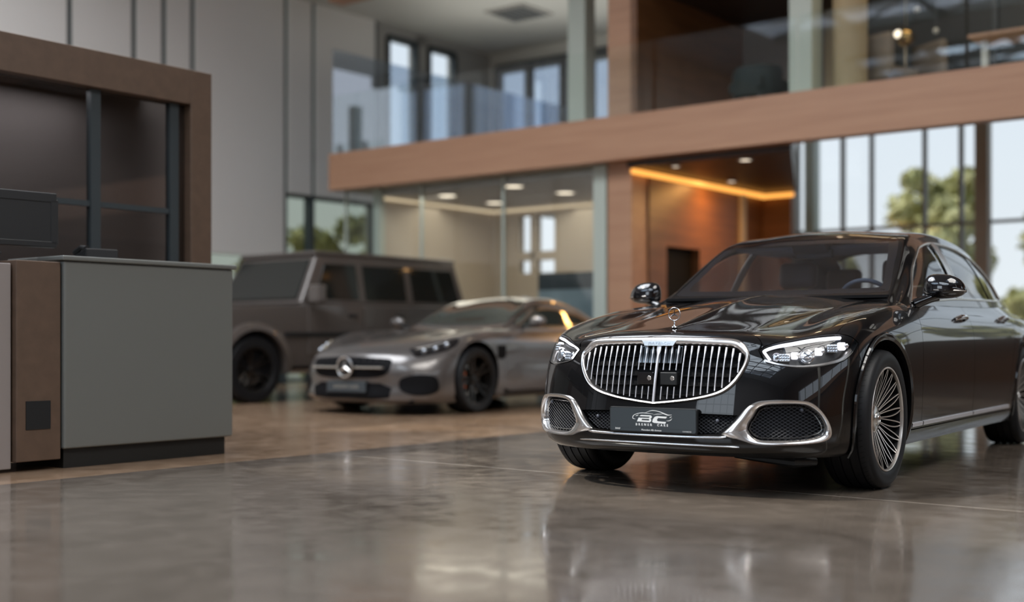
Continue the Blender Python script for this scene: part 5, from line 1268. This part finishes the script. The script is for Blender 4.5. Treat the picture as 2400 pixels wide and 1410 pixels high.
def build_coupe():
    S, C = COUPE_SHELL, COUPE_CABIN
    T = car_root('sports_coupe', -1.15, 13.75, .60, 'low silver grey sports coupe with a round star in its wide dark grille', 1.03)
    P = mat('silver_grey_paint', (.15, .138, .132), .30, metal=.55, coat=.9, spec=.6); M['silver'] = P
    front = lambda u, v: u < 4.6
    side = lambda u, v: (u > 3.2) & (u < 12)
    U = lambda pts, **k: uv_path(S, pts, **k)
    vtop = S.nv - 1.0; AR = .385
    arch = lambda cx, n=36: S.find([(cx + AR * math.cos(a), .93, .36 + AR * math.sin(a)) for a in np.linspace(R(-30), R(210), n)], (0, 2), side)
    aF, aR = arch(0.0), arch(-2.63)
    def line(a, b, n): return np.linspace(a, b, n)
    D1 = U([(-.62, .84, .87), (-.55, .93, .74), (-.52, .93, .55), (-.52, .91, .24)], n=3, start=side, step=.05); D2 = U([(-1.85, .83, .88), (-1.80, .935, .72), (-1.85, .925, .50), (-1.95, .91, .24)], n=3, start=side, step=.05)
    hb = U([(.90, 0, .645), (.86, .32, .64), (.76, .52, .635), (.70, .60, .64)], step=.04, start=front); hb[0, 0] = 0
    hs = U([(.70, .60, .64), (.48, .66, .715), (.15, .73, .80), (-.35, .76, .855), (-.80, .76, .875)], n=3, step=.05)
    hs[0] = hb[-1]
    ks = int(np.argmin(np.abs(np.linspace(-30, 210, 36) - 35)))
    sb = U([(.70, .60, .64), (.45, .82, .62), (.33, .90, .58)], step=.05); sb[0] = hb[-1]; sb[-1] = aF[ks]
    z0 = np.c_[np.zeros(9), np.linspace(hb[0, 1], 0, 9)]
    bump = np.vstack([line((0, 0), (aF[0, 0], 0), 20), aF[:ks + 1], sb[::-1][1:], hb[::-1][1:], z0[1:-1]])
    hood = np.vstack([hb, hs[1:], line((hs[-1, 0], vtop), (0, vtop), 30), np.c_[np.zeros(9), np.linspace(vtop, hb[0, 1], 9)][1:-1]])
    fender = np.vstack([hs, line((hs[-1, 0], vtop), (D1[0, 0], vtop), 4)[1:], D1[1:], U([(-.52, .88, .16)], start=side), line((aF[-1, 0] + .3, 0), (aF[-1, 0], 0), 4)[1:], aF[::-1][:36 - ks], sb[::-1][1:-1]])
    quarter = np.vstack([D2[::-1], line((D2[0, 0], vtop), (S.nu - 1, vtop), 40), np.c_[np.full(8, S.nu - 1.0), np.linspace(vtop, 0, 8)][1:], line((S.nu - 1, 0), (aR[-1, 0], 0), 20)[1:], aR[::-1][1:], line((aR[0, 0], 0), (D2[-1, 0], 0), 6)[1:]])
    door = np.vstack([D1, line((D1[-1, 0], .9), (D2[-1, 0], .9), 10)[1:-1], D2[::-1], line((D2[0, 0], vtop), (D1[0, 0], vtop), 12)[1:-1]])
    silp = np.vstack([line((D1[-1, 0] - .4, .82), (D2[-1, 0] + .3, .82), 12), line((aR[0, 0], 0), (aF[-1, 0], 0), 16)])
    panel('front_bumper', S, bump, P, T, both=True, gap=.002); panel('bonnet', S, hood, P, T, both=True)
    for mir in (False, True):
        k = -1 if mir else 1
        panel('front_fender', S, fender, P, T, mirror=mir); panel('rear_fender', S, quarter, P, T, mirror=mir); d = panel('door', S, door, P, T, mirror=mir); panel('side_sill', S, silp, M['dark'], T, mirror=mir)
        for cx in (0.0, -2.63): MB().lathe([(.40, k * .90), (.405, k * .55), (0, k * .54)], 32, 'Y', (cx, 0, .36), a0=R(-30), a1=R(210)).build('wheel_housing', M['black'], T)
        v = U([(-.34, .93, .70), (-.50, .93, .70), (-.50, .93, .58), (-.44, .93, .55), (-.34, .93, .57)], closed=True, step=.03, start=side)
        V, F, N = sheet_mesh(S, clean(v), (), .1, .1, .003, .004, mir); mesh_obj('side_vent', V, F, M['black'], T, N)
        hl = U([(.66, .56, .625), (.58, .66, .665), (.44, .74, .715), (.28, .80, .745), (.22, .83, .735), (.30, .85, .68), (.45, .81, .615), (.60, .72, .565), (.70, .64, .555)], closed=True, n=4, step=.03)
        H = root('headlamp', (0, 0, 0)); H.parent = T
        V, F, N = sheet_mesh(S, clean(hl), (), .1, .1, .003, .004, mir); mesh_obj('housing', V, F, M['gloss'], H, N)
        g = U([(.66, .61, .60), (.64, .625, .635), (.52, .71, .69), (.34, .79, .73)], n=4, step=.03); Pg = (S.at(g) + S.normal(g) * .010) * [1, k, 1]
        MB().tube([tuple(p) for p in Pg], .010, 8).build('light_guide', M['satin'], H, smooth=True)
        for p in ((.60, .69, .615), (.50, .76, .655), (.38, .81, .695)):
            q = S.find([p]); c0 = (S.at(q)[0] + S.normal(q)[0] * .004) * [1, k, 1]; MB().ball(tuple(c0), .026, 16, 10).build('lens', M['lens'], H, smooth=True)
        it = U([(.84, .58, .36), (.80, .66, .40), (.70, .78, .41), (.60, .84, .38), (.58, .85, .26), (.68, .80, .21), (.80, .70, .21), (.86, .60, .26)], closed=True, n=3, step=.03)
        V, F, N = sheet_mesh(S, clean(it), (), .1, .1, .004, .006, mir); mesh_obj('air_intake', V, F, M['black'], T, N)
        # windows
        dl = C.find(resample(smooth_poly([(-.95, 0, .905), (-1.2, 0, 1.015), (-1.5, 0, 1.13), (-1.8, 0, 1.165), (-2.1, 0, 1.155), (-2.4, 0, 1.09), (-2.62, 0, .99), (-2.4, 0, .945), (-1.8, 0, .915)], 4, True, (0, 6)), .04), (0, 2), lambda u, v: v < 3.6)
        V, F, N = sheet_mesh(C, clean(dl), (), .1, .1, .004, .004, mir); mesh_obj('side_window', V, F, M['cglass'], T, N)
        V, F, N = ribbon(C, dl, .014, .006, True); 
        if mir: V = V * [1, -1, 1]; F = [f[::-1] for f in F]
        mesh_obj('window_trim', V, F, M['dark'], T, N * ([1, -1, 1] if mir else [1, 1, 1]))
        Mr = root('door_mirror', (0, 0, 0)); Mr.parent = T
        MB().ball((-1.02, 1.0 * k, .965), (.055, .105, .062), 20, 12).build('mirror_housing', P, Mr, smooth=True)
        MB().tube([(-1.02, .80 * k, .90), (-1.02, .95 * k, .935)], .018, 8).build('mirror_arm', M['dark'], Mr, smooth=True)
    roof = np.vstack([line((0, 0), (C.nu - 1, 0), 40), line((C.nu - 1, 0), (C.nu - 1, C.nv - 1), 10)[1:], line((C.nu - 1, C.nv - 1), (0, C.nv - 1), 40)[1:], line((0, C.nv - 1), (0, 0), 10)[1:-1]])
    Cv = C.nv - 1.0
    ws = uv_path(C, [(-1.55, 0, 1.22), (-1.56, .30, 1.21), (-1.58, .49, 1.175), (-1.30, .565, 1.065), (-.96, .61, .93), (-.93, .35, .935), (-.92, 0, .935)], n=4, corner=(2, 4), step=.04); ws[0, 1] = ws[-1, 1] = Cv
    V, F, N = sheet_mesh(C, clean(roof), (), .14, .12, 0, 0, False, True); mesh_obj('roof', V, F, P, T, N)
    V, F, N = sheet_mesh(C, clean(np.vstack([ws, line((ws[-1, 0], Cv), (ws[0, 0], Cv), 10)[1:-1]])), (), .1, .1, .004, 0, False, True); mesh_obj('windscreen', V, F, M['cglass'], T, N)
    rw = uv_path(C, [(-2.3, 0, 1.25), (-2.34, .40, 1.20), (-2.9, .44, 1.05), (-3.1, .38, 1.0), (-3.12, 0, 1.03)], step=.05); rw[0, 1] = rw[-1, 1] = Cv
    V, F, N = sheet_mesh(C, clean(np.vstack([rw, line((rw[-1, 0], Cv), (rw[0, 0], Cv), 10)[1:-1]])), (), .1, .1, .004, 0, False, True); mesh_obj('rear_window', V, F, M['cglass'], T, N)
    # grille with its star, plate and lower intake
    G = root('grille', (0, 0, 0)); G.parent = T
    gl = U([(.96, 0, .585), (.94, .30, .580), (.88, .47, .560), (.86, .50, .52), (.88, .47, .43), (.93, .34, .385), (.96, 0, .375)], n=4, step=.03, start=front); gl[0, 0] = gl[-1, 0] = 0
    V, F, N = sheet_mesh(S, clean(np.vstack([gl, np.c_[np.zeros(5), np.linspace(gl[-1, 1], gl[0, 1], 5)][1:-1]])), (), .1, .1, .004, 0, False, True); mesh_obj('backing', V, F, M['black'], G, N)
    MB().box((.955, -.47, .470), (1.005, .47, .492)).build('chrome_bar', M['satin'], G, bevel=.006)
    for y in np.arange(-.42, .43, .07):
        if abs(y) > .12: MB().box((.90, y - .004, .40), (.985 - abs(y) ** 2 * .35, y + .004, .57)).build('bar', M['dark'], G)
    o = star_badge(MB(), .098, .010, .014).build('star', M['satin'], G, smooth=True); o.location = (1.02, 0, .482)
    MB().lathe([(0, .965), (.10, .965), (.105, 1.0), (.09, 1.008), (0, 1.008)], 32, 'X', (0, 0, .482)).build('star_backing', M['gloss'], G, smooth=True)
    li = U([(.97, 0, .335), (.95, .40, .325), (.90, .52, .28), (.93, .50, .17), (.98, 0, .165)], step=.03, start=front); li[0, 0] = li[-1, 0] = 0
    V, F, N = sheet_mesh(S, clean(np.vstack([li, np.c_[np.zeros(5), np.linspace(li[-1, 1], li[0, 1], 5)][1:-1]])), (), .1, .1, .004, 0, False, True); mesh_obj('lower_intake', V, F, M['black'], T, N)
    Np = root('number_plate', (1.0, 0, .285)); Np.parent = T
    MB().box((-.02, -.26, -.055), (0, .26, .055)).build('plate', M['plate'], Np, bevel=.004)
    text_mesh('plate_name', 'BRENER CARS', .05, M['satin'], Np, Matrix.Translation((.001, 0, 0)) @ TXT, spacing=1.1)
    MB().box((-3.3, -.70, .13), (.80, .70, .16)).box((-2.2, -.80, .16), (-.45, .80, .55)).build('underbody', M['black'], T)
    for y in (-.38, .38): MB().box((-2.0, y - .22, .5), (-1.8, y + .22, 1.08)).build('seat', M['black'], T, bevel=.06)
    for cx, w, rr in ((0.0, .265, .345), (-2.63, .295, .352)):
        for k in (1, -1): simple_wheel(T, cx, k * .80, rr, w, M['wheel_dark'], .735, M['caliper'])
    return T
M['cglass'] = mat('dark_window_glass', (.035, .042, .036), .04, coat=1, spec=.8)
M['wheel_dark'] = mat('dark_alloy', (.035, .032, .030), .3, metal=.8); M['caliper'] = mat('orange_caliper', (.55, .12, .03), .4)
build_coupe()
# ---------------------------------------------------------------- the boxy brown grey off-roader behind the desk
def build_suv():
    T = car_root('offroad_car', -3.88, 15.75, .70, 'boxy dark brown grey off road car with upright windows behind the coupe', 1.045)
    P = mat('umber_grey_paint', (.105, .088, .078), .38, metal=.3, coat=.6); Gd = mat('black_window_glass', (.012, .014, .012), .08, spec=.5)
    W2 = .86
    MB().prism([(.62, .55), (.70, .62), (.70, 1.02), (.60, 1.12), (-.78, 1.17), (-.78, 1.20), (-3.72, 1.20), (-3.80, 1.10), (-3.80, .50), (-3.3, .42), (-2.35, .42), (-.50, .42)], 'Y', -W2, W2).build('body', P, T, bevel=.04, seg=4)
    cab = MB(); zt = 1.86
    V = [(-.74, -W2, 1.19), (-.74, W2, 1.19), (-1.10, .74, zt - .05), (-1.10, -.74, zt - .05), (-3.62, .74, zt - .03), (-3.62, -.74, zt - .03), (-3.76, W2, 1.19), (-3.76, -W2, 1.19)]
    cab.add(V, [(0, 1, 2, 3), (3, 2, 4, 5), (5, 4, 6, 7), (1, 6, 4, 2), (0, 3, 5, 7), (0, 7, 6, 1)]).build('cabin', P, T, bevel=.04, seg=4)
    MB().box((-3.64, -.75, zt - .06), (-1.06, .75, zt)).build('roof', P, T, bevel=.035, seg=4)
    def quad(nm, a, b, c, d, off, m=Gd):
        a, b, c, d = map(Vector, (a, b, c, d)); n = (b - a).cross(d - a).normalized() * off
        ks = [a, b, c, d]; mb = MB(); mb.add([v + n for v in ks] + [v - n for v in ks], [(0, 1, 2, 3), (7, 6, 5, 4), (0, 4, 5, 1), (1, 5, 6, 2), (2, 6, 7, 3), (3, 7, 4, 0)]); return mb.build(nm, m, T, bevel=.012)
    def sidep(x, z, k): t = (z - 1.19) / (zt - .05 - 1.19); return (x, k * (W2 + (.74 - W2) * t + .004), z)
    for k in (1, -1):
        for (xa, xb, xc, xd) in ((-.98, -1.72, -1.72, -1.20), (-1.84, -2.58, -2.58, -1.84), (-2.70, -3.62, -3.52, -2.70)):
            quad('side_window', sidep(xa, 1.25, k), sidep(xb, 1.25, k), sidep(xc, 1.70, k), sidep(xd, 1.70, k), .006)
        for xa, xb in ((-.86, -1.78), (-1.79, -2.62)):
            MB().box((xb, k * W2 - .012, .55), (xa, k * W2 + .012, 1.18)).build('door', P, T, bevel=.01)
            MB().box((xb + .12, k * (W2 + .012) - .015, 1.03), (xb + .26, k * (W2 + .012) + .02, 1.07)).build('door_handle', M['dark'], T, bevel=.006)
        MB().box((-2.9, k * (W2 + .015) - .02, .78), (-.50, k * (W2 + .015) + .01, .84)).build('rub_strip', M['dark'], T, bevel=.006)
        for cx in (0.0, -2.85):
            MB().lathe([(.44, k * .80), (.44, k * .965), (.50, k * .965), (.53, k * .95), (.53, k * .80)], 28, 'Y', (cx, 0, .42), a0=R(-8), a1=R(188)).build('fender_flare', P, T, smooth=True)
            MB().lathe([(0, k * .862), (.44, k * .866)], 28, 'Y', (cx, 0, .42), a0=R(-30), a1=R(210)).build('wheel_housing', M['black'], T)
        MB().box((-.95, k * 1.0 - .11, 1.19), (-.82, k * 1.0 + .11, 1.42)).build('door_mirror', P, T, bevel=.03)
        MB().tube([(-.90, k * .84, 1.22), (-.89, k * .93, 1.26)], .02, 8).build('mirror_arm', M['dark'], T)
        MB().lathe([(0, .715), (.085, .712), (.10, .70)], 28, 'X', (0, k * .62, .92)).build('headlamp', M['lens'], T, smooth=True)
        MB().lathe([(.10, .70), (.115, .715), (.12, .69)], 28, 'X', (0, k * .62, .92)).build('headlamp_ring', M['dark'], T, smooth=True)
        MB().box((.28, k * .70 - .10, 1.13), (.40, k * .70 + .10, 1.18)).build('turn_signal', M['caliper'], T, bevel=.015)
        MB().box((-2.4, k * .84 - .06, .34), (-.5, k * .84 + .10, .38)).build('side_step', M['satin'], T, bevel=.01)
    quad('windscreen', (-.755, -.76, 1.25), (-.755, .76, 1.25), (-1.055, .67, 1.75), (-1.055, -.67, 1.75), .012)
    quad('rear_window', (-3.765, .66, 1.28), (-3.765, -.66, 1.28), (-3.645, -.60, 1.72), (-3.645, .60, 1.72), .012)
    MB().box((.60, -.86, .50), (.80, .86, .74)).build('front_bumper', M['dark'], T, bevel=.03)
    G = root('grille', (0, 0, 0)); G.parent = T
    MB().box((.68, -.46, .82), (.715, .46, 1.04)).build('frame', M['dark'], G, bevel=.01)
    for z in (.86, .92, .98): MB().box((.70, -.43, z - .012), (.73, .43, z + .012)).build('bar', M['satin'], G, bevel=.004)
    o = star_badge(MB(), .075, .008, .01).build('star', M['satin'], G, smooth=True); o.location = (.745, 0, .92)
    MB().box((-3.5, -.70, .36), (.45, .70, .50)).build('chassis', M['black'], T)
    MB().lathe([(0, -3.98), (.34, -3.98), (.36, -3.95), (.36, -3.80)], 32, 'X', (0, 0, .98)).build('spare_wheel_cover', P, T, smooth=True)
    for cx in (0.0, -2.85):
        for k in (1, -1): simple_wheel(T, cx, k * .80, .395, .275, M['wheel_dark'], .66, None)
    return T
build_suv()
